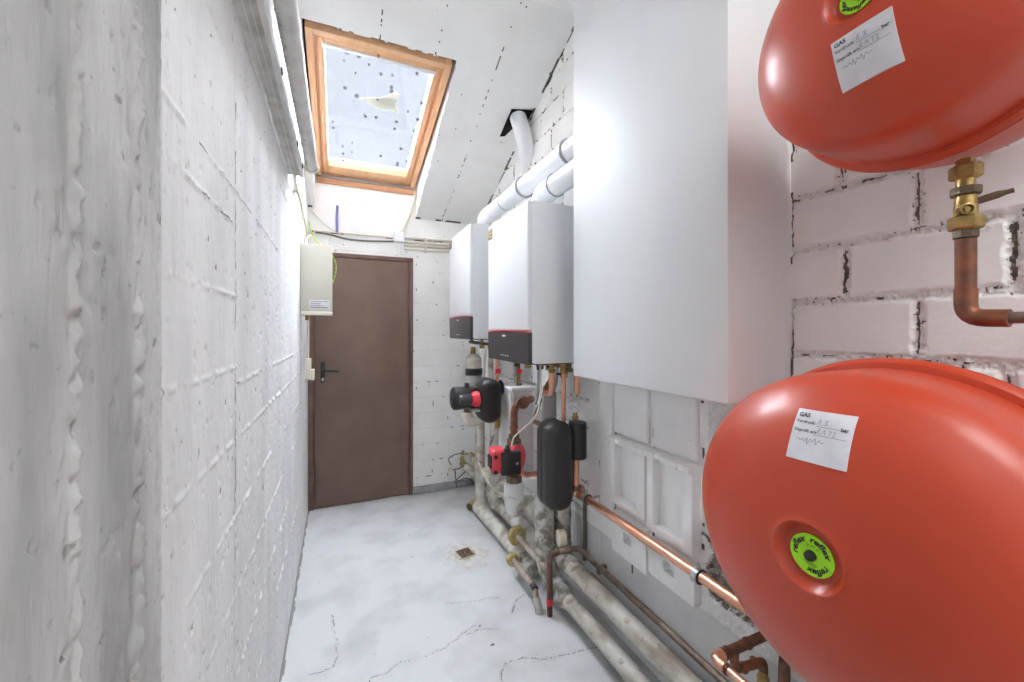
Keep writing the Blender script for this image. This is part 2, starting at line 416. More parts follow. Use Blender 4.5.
zs = np.concatenate([np.arange(-.02, .3, .01), np.arange(.3, 1.30, .0042), np.arange(1.30, 1.92, .0022), np.arange(1.92, 3.15, .01)])
o = grid('wall_right', ys, zs, lambda U, V: (XR-right_h(U, V), U, V), [M_brick, M_mortar, M_gap, M_rubble, M_wallg], matid=right_mat)
struct(o)

# back wall with the door opening
DX0, DX1, DZ = -.205, .59, 2.045
def back_parts(x, z):
    wob = .010*(fbm(x*7, z*7, 3, 105)-.5)
    k = np.floor((z+wob)/.138); dz = (z+wob)/.138-k
    u = (x+wob-np.where(np.mod(k, 2) == 0, .63, .77))/.28; j = np.floor(u); du = u-j
    return k, j, np.minimum(dz, 1-dz)*.138, np.minimum(du, 1-du)*.28
def back_h(x, z):
    k, j, hz, vx = back_parts(x, z)
    ed = np.minimum(hz, vx+.004)+.006*(fbm(x*45, z*45, 3, 108)-.5)
    jn = 1-sstep(.003, .010, ed)
    top = (z > 2.2).astype(float)
    return (1-top)*jn*(-.0032+.0055*(fbm(x*70, z*70, 3, 107)-.5))+.003*(fbm(x*9, z*9, 3, 109)-.5)
def back_mat(x, z):
    k, j, hz, vx = back_parts(x, z)
    a = (hz+.006*(fbm(x*50, z*50, 2, 116)-.5) < .002) & (fbm(x*22, z*7, 3, 111) > .70) & (z < 2.2)
    b = (vx < .003) & (fbm(x*8, z*14, 2, 112) > .74) & (z < 2.1)
    c = fbm(x*48, z*48, 2, 113) > .93
    d = (np.abs(z-2.215-.02*(fbm(x*6, x*0, 2, 114)-.5)) < .004) & (fbm(x*14, x*0, 3, 115) > .5)
    return np.where(a | b | c | d, 1, 0)
o = grid('wall_back', np.concatenate([np.arange(-.23, 1.215, .007)]), np.arange(-.021, 2.76, .007),
         lambda U, V: (U, YB-back_h(U, V), V), [M_brick, M_gap], matid=back_mat,
         keep=lambda x, z: ~((x > DX0) & (x < DX1) & (z < DZ)))
struct(o)
bm = B((XL-.02, -1.62, 0), (XR+.02, -1.6, 3.2)); struct(obj('wall_front', bm, M_brick, smooth=None))

# floor with cracks
CR = [[(-.105, 1.85), (-.06, 1.852), (-.02, 1.86), (.0, 1.93), (-.01, 2.06), (-.03, 2.2)],
      [(.09, 1.62), (.127, 1.73), (.19, 1.74), (.245, 1.765), (.33, 1.755), (.42, 1.76), (.50, 1.79), (.62, 1.85)],
      [(.60, 1.50), (.66, 1.59), (.74, 1.575), (.82, 1.54), (.9, 1.525), (1.0, 1.512), (1.12, 1.48)],
      [(.55, 1.80), (.62, 1.81), (.70, 1.78)], [(.80, 1.85), (.86, 1.92), (.92, 1.96)], [(.52, 2.05), (.80, 1.98)]]
def crackd(x, y):
    d = np.full(x.shape, 9.)
    wx = x+.012*(fbm(x*22, y*22, 3, 203)-.5)*2; wy = y+.012*(fbm(x*22, y*22, 3, 204)-.5)*2
    for pl in CR:
        for (a, b), (c, e) in zip(pl, pl[1:]):
            l = (c-a)**2+(e-b)**2
            t = np.clip(((wx-a)*(c-a)+(wy-b)*(e-b))/l, 0, 1)
            d = np.minimum(d, np.hypot(wx-a-t*(c-a), wy-b-t*(e-b)))
    return d
def floor_mat(x, y):
    d = crackd(x, y); w = .0008+.0042*fbm(x*9, y*9, 3, 205)**2
    m = np.where(d < w*.75, 1, 0)
    r = np.hypot((x-.741)/.16, (y-2.455)/.2)+1.1*(fbm(x*25, y*25, 4, 206)-.5)
    m = np.where((r < .75) & (m == 0), 2, m)
    sp = (fbm(x*55, y*55, 2, 207) > .945)
    m = np.where(sp, 1, m)
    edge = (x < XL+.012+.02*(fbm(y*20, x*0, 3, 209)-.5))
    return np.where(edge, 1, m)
xs = np.arange(-.24, 1.221, .005)
ys = np.concatenate([np.arange(-1.6, 1.1, .1), np.arange(1.1, 2.2, .0045), np.arange(2.2, 3.6, .008)])
o = grid('floor', xs, ys, lambda U, V: (U, V, .004*(fbm(U*5, V*5, 3, 201)-.5)-.004*(crackd(U, V) < .004)), [M_floor, M_crack, M_stain], matid=floor_mat)
struct(o)

# ceiling: sloping slab with the skylight opening, flat part beyond the ridge
OX0, OX1, OY0 = -.165, .622, 2.216
def ceil_h(x, y):
    h = .003*(fbm(x*6, y*6, 3, 301)-.5)
    for xx in (.855, .50, .20, 1.06):
        h = h+.003*np.exp(-((x-xx)/.005)**2)*(fbm(x*30, y*22, 3, 302)-.2)
    return h
def ceil_mat(x, y):
    m = np.zeros(x.shape, int)
    for xx, t in ((.855, .60), (.50, .60), (.20, .56)):
        m |= ((np.abs(x-xx-.014*(fbm(y*7, y*0+xx, 2, 303)-.5)-.01*(fbm(y*60, x*60, 2, 312)-.5)) < .0026) & (fbm(y*45, y*0+xx, 3, 304) > t-.05))
    m |= (x > XR-.012-.016*(fbm(y*15, y*0, 3, 305)-.5)) & (fbm(y*10, y*0+3, 3, 306) > .44)
    m |= (y > YB-.02) & (fbm(x*12, x*0, 3, 307) > .48)
    m |= fbm(x*40, y*40, 2, 308) > .95
    return m
o = grid('ceiling', np.arange(-.235, 1.226, .007), np.arange(1.82, 3.57, .008),
         lambda U, V: (U, V, zc(V)-ceil_h(U, V)), [M_ceil, M_gap], matid=ceil_mat,
         keep=lambda x, y: ~((x > OX0+.008*(fbm(y*25, y*0, 3, 309)-.5)) & (x < OX1+.012*(fbm(y*30, y*0+2, 3, 310)-.5)) & (y > OY0+.012*(fbm(x*30, x*0+5, 3, 311)-.5))))
struct(o)
bm = bmesh.new()
box(bm, (XL-.02, -1.62, ZR), (XR+.02, YR+.01, ZR+.04))
struct(obj('ceiling', bm, M_ceil, smooth=None))
# reveals of the skylight opening: the cut edge of the slab
bm = bmesh.new()
def prism(bm, pts, d):
    a = [bm.verts.new(p) for p in pts]; b = [bm.verts.new(Vector(p)+Vector(d)) for p in pts]
    n = len(a); bm.faces.new(a); bm.faces.new(list(reversed(b)))
    for i in range(n): bm.faces.new((a[i], b[i], b[(i+1) % n], a[(i+1) % n]))
prism(bm, [(OX1+.004, OY0-.02, zc(OY0-.02)+.004), (OX1+.004, YB+.06, zc(YB+.06)+.004), (OX1+.004, YB+.06, 3.2), (OX1+.004, OY0-.02, 3.2)], (.06, 0, 0))
prism(bm, [(OX0-.004, OY0-.02, zc(OY0-.02)+.004), (OX0-.004, YB+.06, zc(YB+.06)+.004), (OX0-.004, YB+.06, 3.2), (OX0-.004, OY0-.02, 3.2)], (-.06, 0, 0))
box(bm, (OX0-.06, OY0-.06, zc(OY0)+.030), (OX1+.06, OY0-.004, 3.2))
struct(obj('trim_1', bm, M_ceil, smooth=None), 'white cut edge of the ceiling slab around the skylight', 'reveal')
# black hole in the slab where the vent pipe goes up
bm = bmesh.new()
hp = [(1.04, 2.40), (1.185, 2.375), (1.185, 2.52), (1.12, 2.50), (1.075, 2.60), (1.04, 2.61)]
vs = [bm.verts.new((x, y, zc(y)-.006)) for x, y in hp]; bm.faces.new(vs)
struct(obj('trim_2', bm, M_hole, smooth=None), 'dark hole broken through the ceiling slab above the right wall', 'hole')
# grey skirting on the back wall
bm = bmesh.new(); box(bm, (.595, YB-.018, 0), (1.2, YB+.004, .062), .004)
struct(obj('baseboard_back', bm, M_base))

# ---------------------------------------------------------------- skylight (window_1)
WO = Vector((-.155, 2.262, 2.66+.237*(YB-2.262)))
wu = Vector((1, 0, 0)); wv = Vector((0, 1, -.237)).normalized(); wn = wu.cross(wv)
if wn.z < 0: wn = -wn
WW = .762; WL = (3.575-2.262)*math.sqrt(1+.237**2)
def wbox(bm, u0, u1, v0, v1, n0, n1, bev=.004):
    R = Matrix((wu, wv, wn)).transposed()
    c = WO+wu*(u0+u1)/2+wv*(v0+v1)/2+wn*(n0+n1)/2
    d = Vector(((u1-u0)/2, (v1-v0)/2, (n1-n0)/2))
    box(bm, c-d, c+d, bev, 2, R)
def wframe(u0, u1, v0, v1, w, n0, n1, wb=None, bev=.004):
    bm = bmesh.new(); wb = wb or w
    wbox(bm, u0, u0+w, v0, v1, n0, n1, bev); wbox(bm, u1-w, u1, v0, v1, n0, n1, bev)
    wbox(bm, u0+w, u1-w, v0, v0+w, n0, n1, bev); wbox(bm, u0+w, u1-w, v1-wb, v1, n0, n1, bev)
    return bm
win = thing('window_1', 'open-plan pine skylight with a dirty pane in the sloping ceiling', 'skylight', WO, kind='structure')
win['label'] = 'pine framed skylight with a dirty pane in the sloping ceiling'
bm = wframe(0, WW, 0, WL, .036, -.012, .10, .06)
obj('outer_frame', bm, M_wood, win)
bm = wframe(-.12, WW+.12, -.12, WL+.12, .135, .075, .105)
obj('flashing', bm, M_white_roof, win)
bm = wframe(.030, WW-.030, .028, WL-.058, .032, .016, .09, .05)
obj('middle_frame', bm, M_wood, win)
bm = wframe(.054, WW-.054, .048, WL-.085, .034, .002, .085, .10, .007)
obj('sash', bm, M_wood, win)
bm = bmesh.new(); wbox(bm, .075, WW-.075, .078, .098, -.006, .03, .003)
obj('ventilation_bar', bm, M_whitep, win, label='white ventilation bar along the top of the sash')
bm = bmesh.new(); p = WO+wu*.36+wv*.066
cyl(bm, p-wn*.012, p+wn*.02, .006); obj('catch', bm, M_brass, win)
bm = bmesh.new(); wbox(bm, .083, WW-.083, .08, WL-.18, .05, .056, 0)
obj('pane', bm, M_pane, win, smooth=None)
bm = wframe(.086, WW-.086, .08, WL-.183, .005, .044, .05, None, .001)
obj('glazing_seal', bm, M_greyp, win)
# raw board and dusty mesh under the frame
bm = bmesh.new(); box(bm, (OX0+.01, YB-.022, 2.60), (.60, YB-.004, 2.655), .003)
tag(obj('fascia_board', bm, M_wood2), 'reddish raw board under the skylight, with a ragged lower edge', 'board')
bm = bmesh.new(); box(bm, (OX0+.01, YB-.032, 2.640), (.60, YB-.010, 2.668), .004)
tag(obj('mesh_strip', bm, M_dust), 'dusty grey mesh strip between skylight frame and reddish board', 'strip')
# dry leaf on the outside of the pane
bm = bmesh.new()
lp = [(0, 0), (.05, -.012), (.11, -.03), (.16, -.07), (.21, -.11), (.235, -.09), (.22, -.02), (.25, .05), (.20, .045), (.14, .06), (.08, .05), (.085, .02)]
c0 = WO+wu*.285+wv*.49+wn*.060
def leafz(u, v): return .012*math.sin(u*22)*math.cos(v*25)+.012
a = [bm.verts.new(c0+wu*u+wv*v+wn*leafz(u, v)) for u, v in lp]
b = [bm.verts.new(c0+wu*u+wv*v+wn*(leafz(u, v)+.002)) for u, v in lp]
bm.faces.new(a); bm.faces.new(list(reversed(b)))
for i in range(len(a)): bm.faces.new((a[i], b[i], b[(i+1) % len(a)], a[(i+1) % len(a)]))
bmesh.ops.triangulate(bm, faces=bm.faces[:])
tag(obj('dry_leaf', bm, M_leaf), 'curled yellow leaf lying outside on the skylight pane', 'leaf')

# ---------------------------------------------------------------- door_1
dr = thing('door_1', 'flat brown metal door at the end of the room', 'door', (.2, YB, 0), kind='structure')
bm = bmesh.new()
box(bm, (DX0-.012, YB-.012, 0), (DX0+.028, YB+.05, DZ+.005), .003); box(bm, (DX1-.022, YB-.012, 0), (DX1+.008, YB+.05, DZ+.005), .003)
box(bm, (DX0-.012, YB-.012, DZ-.026), (DX1+.008, YB+.05, DZ+.008), .003)
obj('door_frame', bm, M_dframe, dr)
bm = B((DX0+.032, YB-.004, .006), (DX1-.026, YB+.04, DZ-.030), .003); obj('door_leaf', bm, M_door, dr)
bm = B((DX0-.02, YB+.05, 0), (DX1+.02, YB+.08, DZ+.02)); obj('door_backing', bm, M_hole, dr, smooth=None)
bm = B((-.128, YB-.013, 1.005), (-.095, YB-.002, 1.175), .006, 3)
hd = obj('lock_plate', bm, M_black, dr)
bm = T([(-.112, YB-.01, 1.105), (-.112, YB-.055, 1.105), (.008, YB-.058, 1.098)], .0085, fil=.02); obj('door_handle', bm, M_black, dr)
bm = CY((-.112, YB-.018, 1.035), (-.112, YB-.010, 1.035), .011); cyl(bm, (-.112, YB-.016, 1.022), (-.112, YB-.010, 1.022), .006); obj('key_cylinder', bm, M_steel, dr)

# ---------------------------------------------------------------- boxed duct on the right wall
du = thing('boxed_duct', 'large white boxed-in duct on the right wall beside the red tanks', 'duct', (1.07, 1.117, 1.226))
bm = B((.941, .739, 1.226), (XR+.02, 1.494, ZR+.01), .004, 2); obj('casing', bm, M_duct, du)
bm = bmesh.new()
box(bm, (.9402, .86, 1.235), (.9415, .875, ZR), .0003); bm.free()
bm = bmesh.new()
for y0, y1 in ((.78, .98), (1.0, 1.24), (1.27, 1.40)):
    box(bm, (.985, y0, 1.214), (XR, y1, 1.228), .004)
obj('bottom_filler', bm, M_mortar, du)

# ---------------------------------------------------------------- recessed block panels in the right wall below the duct
def panel(y0, y1, z0, z1, label, n):
    t = thing('trim_%d' % n, label, 'wall panel', (XR, (y0+y1)/2, z0), kind='structure')
    bm = bmesh.new(); d = .020
    box(bm, (XR-.046, y0, z0), (XR+.004, y0+.048, z1), .003); box(bm, (XR-.046, y1-.035, z0), (XR+.004, y1, z1), .003)
    box(bm, (XR-.046, y0+.045, z0), (XR+.004, y1-.033, z0+.030), .003)
    obj('panel_frame', bm, M_panelw, t)
    bm = bmesh.new()
    for i in range(8):
        a = y0-.004+(y1-y0+.008)*i/8; b = y0-.004+(y1-y0+.008)*(i+1)/8
        j = random.uniform(-.004, .004)
        box(bm, (XR-.060+j, a, z1-.012+j), (XR+.004, b+.002, z1+.012+j*.6), .006)
    obj('panel_ledge', bm, M_panelw, t)
    bm = B((XR-.008, y0+.046, z0+.025), (XR+.003, y1-.034, z1-.01), .001); obj('panel_back', bm, M_panelw, t)
panel(1.292, 1.520, .635, .925, 'white recessed wall panel, the far one of the two under the duct', 3)
panel(1.050, 1.278, .615, .925, 'white recessed wall panel, the near one of the two under the duct', 4)
def notched(y0, y1, z0, z1, label, n):
    bm = bmesh.new(); ym = y0+(y1-y0)*.52; zm = z0+(z1-z0)*.52; w = .026; h = .022; D_ = .034
    for a, b, c, e in ((y0, ym-w, z0, z1), (ym+w, y1, z0, z1), (ym-w, ym+w, z0, zm-h), (ym-w, ym+w, zm+h, z1)):
        box(bm, (XR-D_, a, c), (XR+.004, b, e))
    bmesh.ops.remove_doubles(bm, verts=bm.verts[:], dist=.0005)
    prism(bm, [(XR-.004, ym-w, zm-h), (XR-.004, ym+w, zm-h), (XR-.002, ym+w, zm+h), (XR-.002, ym-w, zm+h)], (.004, 0, 0))
    struct(obj('trim_%d' % n, bm, M_panelw, smooth=None), label, 'block')
notched(1.295, 1.520, .410, .590, 'white wall block with a square notch, below the far panel', 5)
notched(1.050, 1.280, .432, .575, 'white wall block with a square notch, below the near panel', 6)
for n, (y0, y1, lab) in enumerate(((1.30, 1.525, 'smooth white block above the far recessed panel'), (1.052, 1.275, 'smooth white block above the near recessed panel'))):
    bm = B((XR-.020, y0, .945), (XR+.004, y1, 1.222), .012, 3); struct(obj('trim_%d' % (7+n), bm, M_panelw), lab, 'block')
bm = B((XR-.012, 1.545, .50), (XR+.004, 1.648, 1.22), .006, 2); struct(obj('trim_9', bm, M_panelw), 'narrow upright strip of white render left of the recessed panels', 'render strip')

# ---------------------------------------------------------------- text helpers
def text_polys(s, size=1.0, bold=0, shear=0, align='LEFT'):
    cu = bpy.data.curves.new('lettering_curve', 'FONT'); cu.body = s; cu.size = size; cu.shear = shear; cu.offset = bold
    cu.align_x = align; cu.resolution_u = 3
    to = bpy.data.objects.new('lettering_curve', cu); COL.objects.link(to)
    dg = bpy.context.evaluated_depsgraph_get(); dg.update()
    me = bpy.data.meshes.new_from_object(to.evaluated_get(dg))
    vs = [tuple(v.co) for v in me.vertices]; fs = [tuple(p.vertices) for p in me.polygons]
    bpy.data.objects.remove(to); bpy.data.curves.remove(cu); bpy.data.meshes.remove(me)
    return vs, fs
def put_text(bm, s, size, fn, **k):
    vs, fs = text_polys(s, size, **k)
    nv = [bm.verts.new(fn(x, y)) for x, y, z in vs]
    for f in fs:
        try: bm.faces.new([nv[i] for i in f])
        except ValueError: pass
def stroke(bm, pts, w, fn):
    for (a, b), (c, d) in zip(pts, pts[1:]):
        dx, dy = c-a, d-b; l = math.hypot(dx, dy) or 1; nx, ny = -dy/l*w/2, dx/l*w/2
        bm.faces.new([bm.verts.new(fn(*q)) for q in ((a+nx, b+ny), (c+nx, d+ny), (c-nx, d-ny), (a-nx, b-ny))])

# ---------------------------------------------------------------- red expansion vessels
PT = [0, .02, .06, .14, .3, .36, .45, .62, .85, 1]; PR = [0, .32, .52, .71, .875, .92, .955, .985, 1, 1]
rs = np.linspace(0, 1, 400)
def prof_t(rho):                       # smooth depth as a function of radius (front half)
    return float(np.interp(rho, SR, ST))
# smoothed profile as a polyline by Catmull-Rom
def catmull(P, n=10):
    out = []
    P = [2*np.array(P[0])-np.array(P[1])]+[np.array(p) for p in P]+[2*np.array(P[-1])-np.array(P[-2])]
    for i in range(1, len(P)-2):
        for k in range(n):
            t = k/n
            out.append(.5*((2*P[i])+(-P[i-1]+P[i+1])*t+(2*P[i-1]-5*P[i]+4*P[i+1]-P[i+2])*t*t+(-P[i-1]+3*P[i]-3*P[i+1]+P[i+2])*t**3))
    out.append(P[-2]); return np.array(out)
CP = catmull([(0, 0), (.008, .18), (.03, .36), (.075, .55), (.155, .725), (.27, .86), (.345, .918), (.43, .950), (.56, .960), (.9, .963)], 10)
ST, SR = np.maximum.accumulate(CP[:, 0]), np.maximum.accumulate(CP[:, 1])
def vessel(xc, xs, R, yc, zv, xb, label, sticker, rest, rot, lets):
    t = thing('expansion_vessel', label, 'expansion vessel', (xs, yc, zv-R), group='red expansion vessels')
    D = xs-xc
    cu = R*.172                                  # radius of the dish in the middle
    rec = [(.016, 0), (.016, cu*.80), (.013, cu*.88), (.003, cu*.97), (.0005, cu*1.04)]
    prof = list(rec)
    for a, b in zip(ST, SR):
        if b*R > cu*1.12: prof.append((a*D, b*R))
    prof += [(D*.95, R*.963)]
    bm = L((xc, yc, zv), (1, 0, 0), prof, 128)
    obj('front_shell', bm, M_vred, t, smooth=35)
    q = .018*R/.295
    fl = [(D-q*1.1, R*.95), (D-q, R*1.0), (D-q*.6, R*1.022), (D-q*.2, R*1.026), (D, R*.995), (D+q*.25, R*.995), (D+q*.45, R*1.024), (D+q*.8, R*1.02), (D+q, R*1.0), (D+q, R*.98)]
    bm = L((xc, yc, zv), (1, 0, 0), fl, 128); obj('clamp_ring', bm, M_vred, t, smooth=35)
    bd = xb-xs
    bk = [(D+.012, R*.965)]+[(D+.012+bd*a, R*b) for a, b in ((.25, .96), (.45, .935), (.6, .90), (.74, .80), (.85, .66), (.93, .48), (.98, .25), (1, 0))]
    bm = L((xc, yc, zv), (1, 0, 0), bk, 128); obj('rear_shell', bm, M_vred, t, smooth=50)
    for s in (-1, 1):
        bm = B((xb-.02, yc+s*.08-.015, zv-.05), (XR+.004, yc+s*.08+.015, zv+.10), .004); obj('wall_bracket', bm, M_vred, t)
    # round lime label with its lettering, black valve cap
    lr = cu*.63
    bm = CY((xc+.0135, yc, zv), (xc+.018, yc, zv), lr, 48); lb = obj('round_label', bm, M_lime, t, label='lime green round label')
    bm = bmesh.new()
    def ring(rad, a0):
        # text on a circle; seen from -x, right is -y
        def fn(x, y):
            a = a0-x/rad; r = rad+y
            return Vector((xc+.0130, yc-math.cos(a)*r, zv+math.sin(a)*r))
        return fn
    for a0 in lets:
        put_text(bm, 'reflex', lr*.40, ring(lr*.64, a0+.52), bold=.012*lr, shear=.2)
    for k, rr in enumerate((.50, .42)):
        n = 14
        for i in range(n):
            a = rot+1.0+i*.11
            if (i*7+k*3) % 5 == 0: continue
            def fn2(x, y, rr=rr): return Vector((xc+.0130, yc-math.cos(x)*(lr*rr+y), zv+math.sin(x)*(lr*rr+y)))
            stroke(bm, [(a, 0), (a+.07, 0)], lr*.025, fn2)
    for k in range(3):
        def fn3(x, y): 
            ca, sa = math.cos(rot), math.sin(rot)
            return Vector((xc+.0130, yc-(x*ca-y*sa), zv+(x*sa+y*ca)))
        stroke(bm, [(-lr*(.05+.06*k), -lr*(.30+.09*k)), (lr*(.45-.05*k), -lr*(.30+.09*k))], lr*.025, fn3)
    obj('lettering', bm, M_ink, lb, smooth=None)
    bm = L((xc+.0135, yc, zv), (-1, 0, 0), [(0, lr*.24), (.003, lr*.25), (.008, lr*.22), (.011, lr*.12), (.0118, 0)], 20); obj('valve_cap', bm, M_black, t)
    # paper sticker bent over the dome
    A0, A1, A2, A3 = [np.array(q) for q in sticker]          # top-left, top-right, bottom-right, bottom-left in (y, z)
    def srf(u, v, off):
        p = (A0*(1-u)+A1*u)*(1-v)+(A3*(1-u)+A2*u)*v
        r = math.hypot(p[0]-yc, p[1]-zv)/R
        return Vector((xc+float(np.interp(r, SR, ST))*D-off, p[0], p[1]))
    bm = bmesh.new(); n = 12
    G = [[bm.verts.new(srf(i/n, j/n, .0016+.0015*math.exp(-((i/n-.62-(j/n)*.1)/.03)**2)*(j/n > .45))) for j in range(n+1)] for i in range(n+1)]
    G2 = [[bm.verts.new(srf(i/n, j/n, -.002)) for j in range(n+1)] for i in range(n+1)]
    for i in range(n):
        for j in range(n):
            bm.faces.new((G[i][j], G[i+1][j], G[i+1][j+1], G[i][j+1])); bm.faces.new((G2[i][j], G2[i][j+1], G2[i+1][j+1], G2[i+1][j]))
    for i in range(n):
        bm.faces.new((G[i][0], G2[i][0], G2[i+1][0], G[i+1][0])); bm.faces.new((G[i][n], G[i+1][n], G2[i+1][n], G2[i][n]))
        bm.faces.new((G[0][i], G[0][i+1], G2[0][i+1], G2[0][i])); bm.faces.new((G[n][i], G2[n][i], G2[n][i+1], G[n][i+1]))
    st = obj('paper_sticker', bm, M_paper, t, label='whitish paper sticker with printed and handwritten lines')
    bm = bmesh.new()
    def sf(x, y): return srf(x, 1-y, .0034)
    put_text(bm, 'GAS', .11, lambda x, y: sf(.06+x, .86+y), bold=.004)
    put_text(bm, 'Vordruck:', .085, lambda x, y: sf(.05+x, .74+y), bold=.002)
    put_text(bm, 'Geprüft am:', .085, lambda x, y: sf(.05+x, .57+y), bold=.002)
    put_text(bm, 'bar', .09, lambda x, y: sf(.82+x, .70+y), bold=.003)
    obj('lettering', bm, M_ink, st, smooth=None)
    bm = bmesh.new()
    for p in ([(.42, .74), (.47, .86), (.47, .74)], [(.50, .75), (.52, .76)], [(.54, .84), (.60, .84), (.56, .80), (.60, .77), (.54, .75)],
              [(.46, .62), (.50, .68), (.47, .60), (.53, .58)], [(.55, .60), (.58, .67), (.60, .58)], [(.64, .66), (.69, .66), (.66, .58)], [(.71, .66), (.76, .65), (.72, .57), (.77, .58)],
              [(.12, .40), (.17, .44), (.20, .39), (.25, .44), (.28, .38), (.32, .47), (.33, .34), (.38, .45), (.42, .40), (.46, .48), (.48, .36), (.53, .46), (.57, .41), (.62, .44)],
              [(.42, .715), (.80, .715)], [(.42, .545), (.93, .545)]):
        stroke(bm, p, .012, sf)
    obj('handwriting', bm, M_ink2, st, smooth=None)
    return t
vessel(.66, .92, .292, .384, 1.072, 1.155, 'lower red expansion vessel, fully seen, with its lime label facing the room',
       [(.4202, 1.2916), (.339, 1.2926), (.3385, 1.2157), (.423, 1.2147)], None, -.45, (1.15, 2.95, -.85))
vessel(.72, .94, .22, .353, 1.937, 1.155, 'upper red expansion vessel, cut off by the top edge, above a brass valve',
       [(.3837, 1.878), (.3071, 1.8835), (.3002, 1.8065), (.3764, 1.8008)], None, .3, (2.0, 3.9, -1.2))

# brass valve under the upper vessel and its copper pipe
VX, VY = 1.0, .323
def vz(py): return H+(331-py)/400*.695
va = thing('shutoff_valve', 'brass shut-off valve under the upper red vessel', 'valve', (VX, VY, vz(232)))
obj('upper_nut', L((VX, VY, vz(179)), (0, 0, 1), [(0.0000, 0.0180), (0.0030, 0.0209), (0.0210, 0.0209), (0.0240, 0.0180), (0.0240, 0.0122), (0.0340, 0.0122)], 6), M_brass, va, smooth=25)
obj('valve_body', L((VX, VY, vz(216)), (0, 0, 1), [(0.0000, 0.0144), (0.0120, 0.0151), (0.0280, 0.0137), (0.0500, 0.0122), (0.0680, 0.0122)], 24), M_brass, va)
obj('collar', L((VX, VY, vz(196)), (0, 0, 1), [(0.0000, 0.0173), (0.0020, 0.0202), (0.0130, 0.0202), (0.0150, 0.0173)], 8), M_bronze, va, smooth=25)
obj('lower_nut', L((VX, VY, vz(230)), (0, 0, 1), [(0.0000, 0.0194), (0.0030, 0.0223), (0.0210, 0.0223), (0.0240, 0.0194)], 6), M_brass, va, smooth=25)
pd = Vector((-.62, -.62, 0)).normalized()
p0 = Vector((VX, VY, vz(211))) ; q = Vector((-.72, .05, 0)).normalized()
obj('drain_port', L(p0+q*.008+Vector((0, 0, 0)), (-.75, -.60, -.05), [(0.0000, 0.0094), (0.0160, 0.0101), (0.0170, 0.0072), (0.0100, 0.0065), (0.0100, 0.0036), (0.0140, 0.0036), (0.0140, 0.0000)], 20), M_brass, va)
obj('bleed_stem', T([(VX+.005, VY-.01, vz(203)), (VX+.012, VY-.034, vz(199.5)), (VX+.016, VY-.050, vz(198))], lambda s: .0062 if s < .7 else .004, step=.006), M_bronze, va)
cp = thing('copper_pipe', 'tarnished copper pipe with elbow under the brass valve', 'pipe', (VX, VY, 1.43))
obj('threaded_collar', CY((VX, VY, vz(238)), (VX, VY, vz(229)), .0165, 8), M_bronze, cp, smooth=25)
obj('riser', T([(VX, VY, vz(239)), (VX, VY, vz(296))], lambda s: .0135, seg=20), M_copperd, cp)
bm = T([(VX, VY, vz(289)), (VX, VY, vz(318)), (VX, VY-.05, vz(319))], .0148, seg=20, fil=.030); obj('elbow', bm, M_copperd, cp)
bm = T([(VX, VY-.028, vz(318.7)), (VX, VY-.8, vz(316))], .0095, seg=16); obj('branch', bm, M_iron, cp)

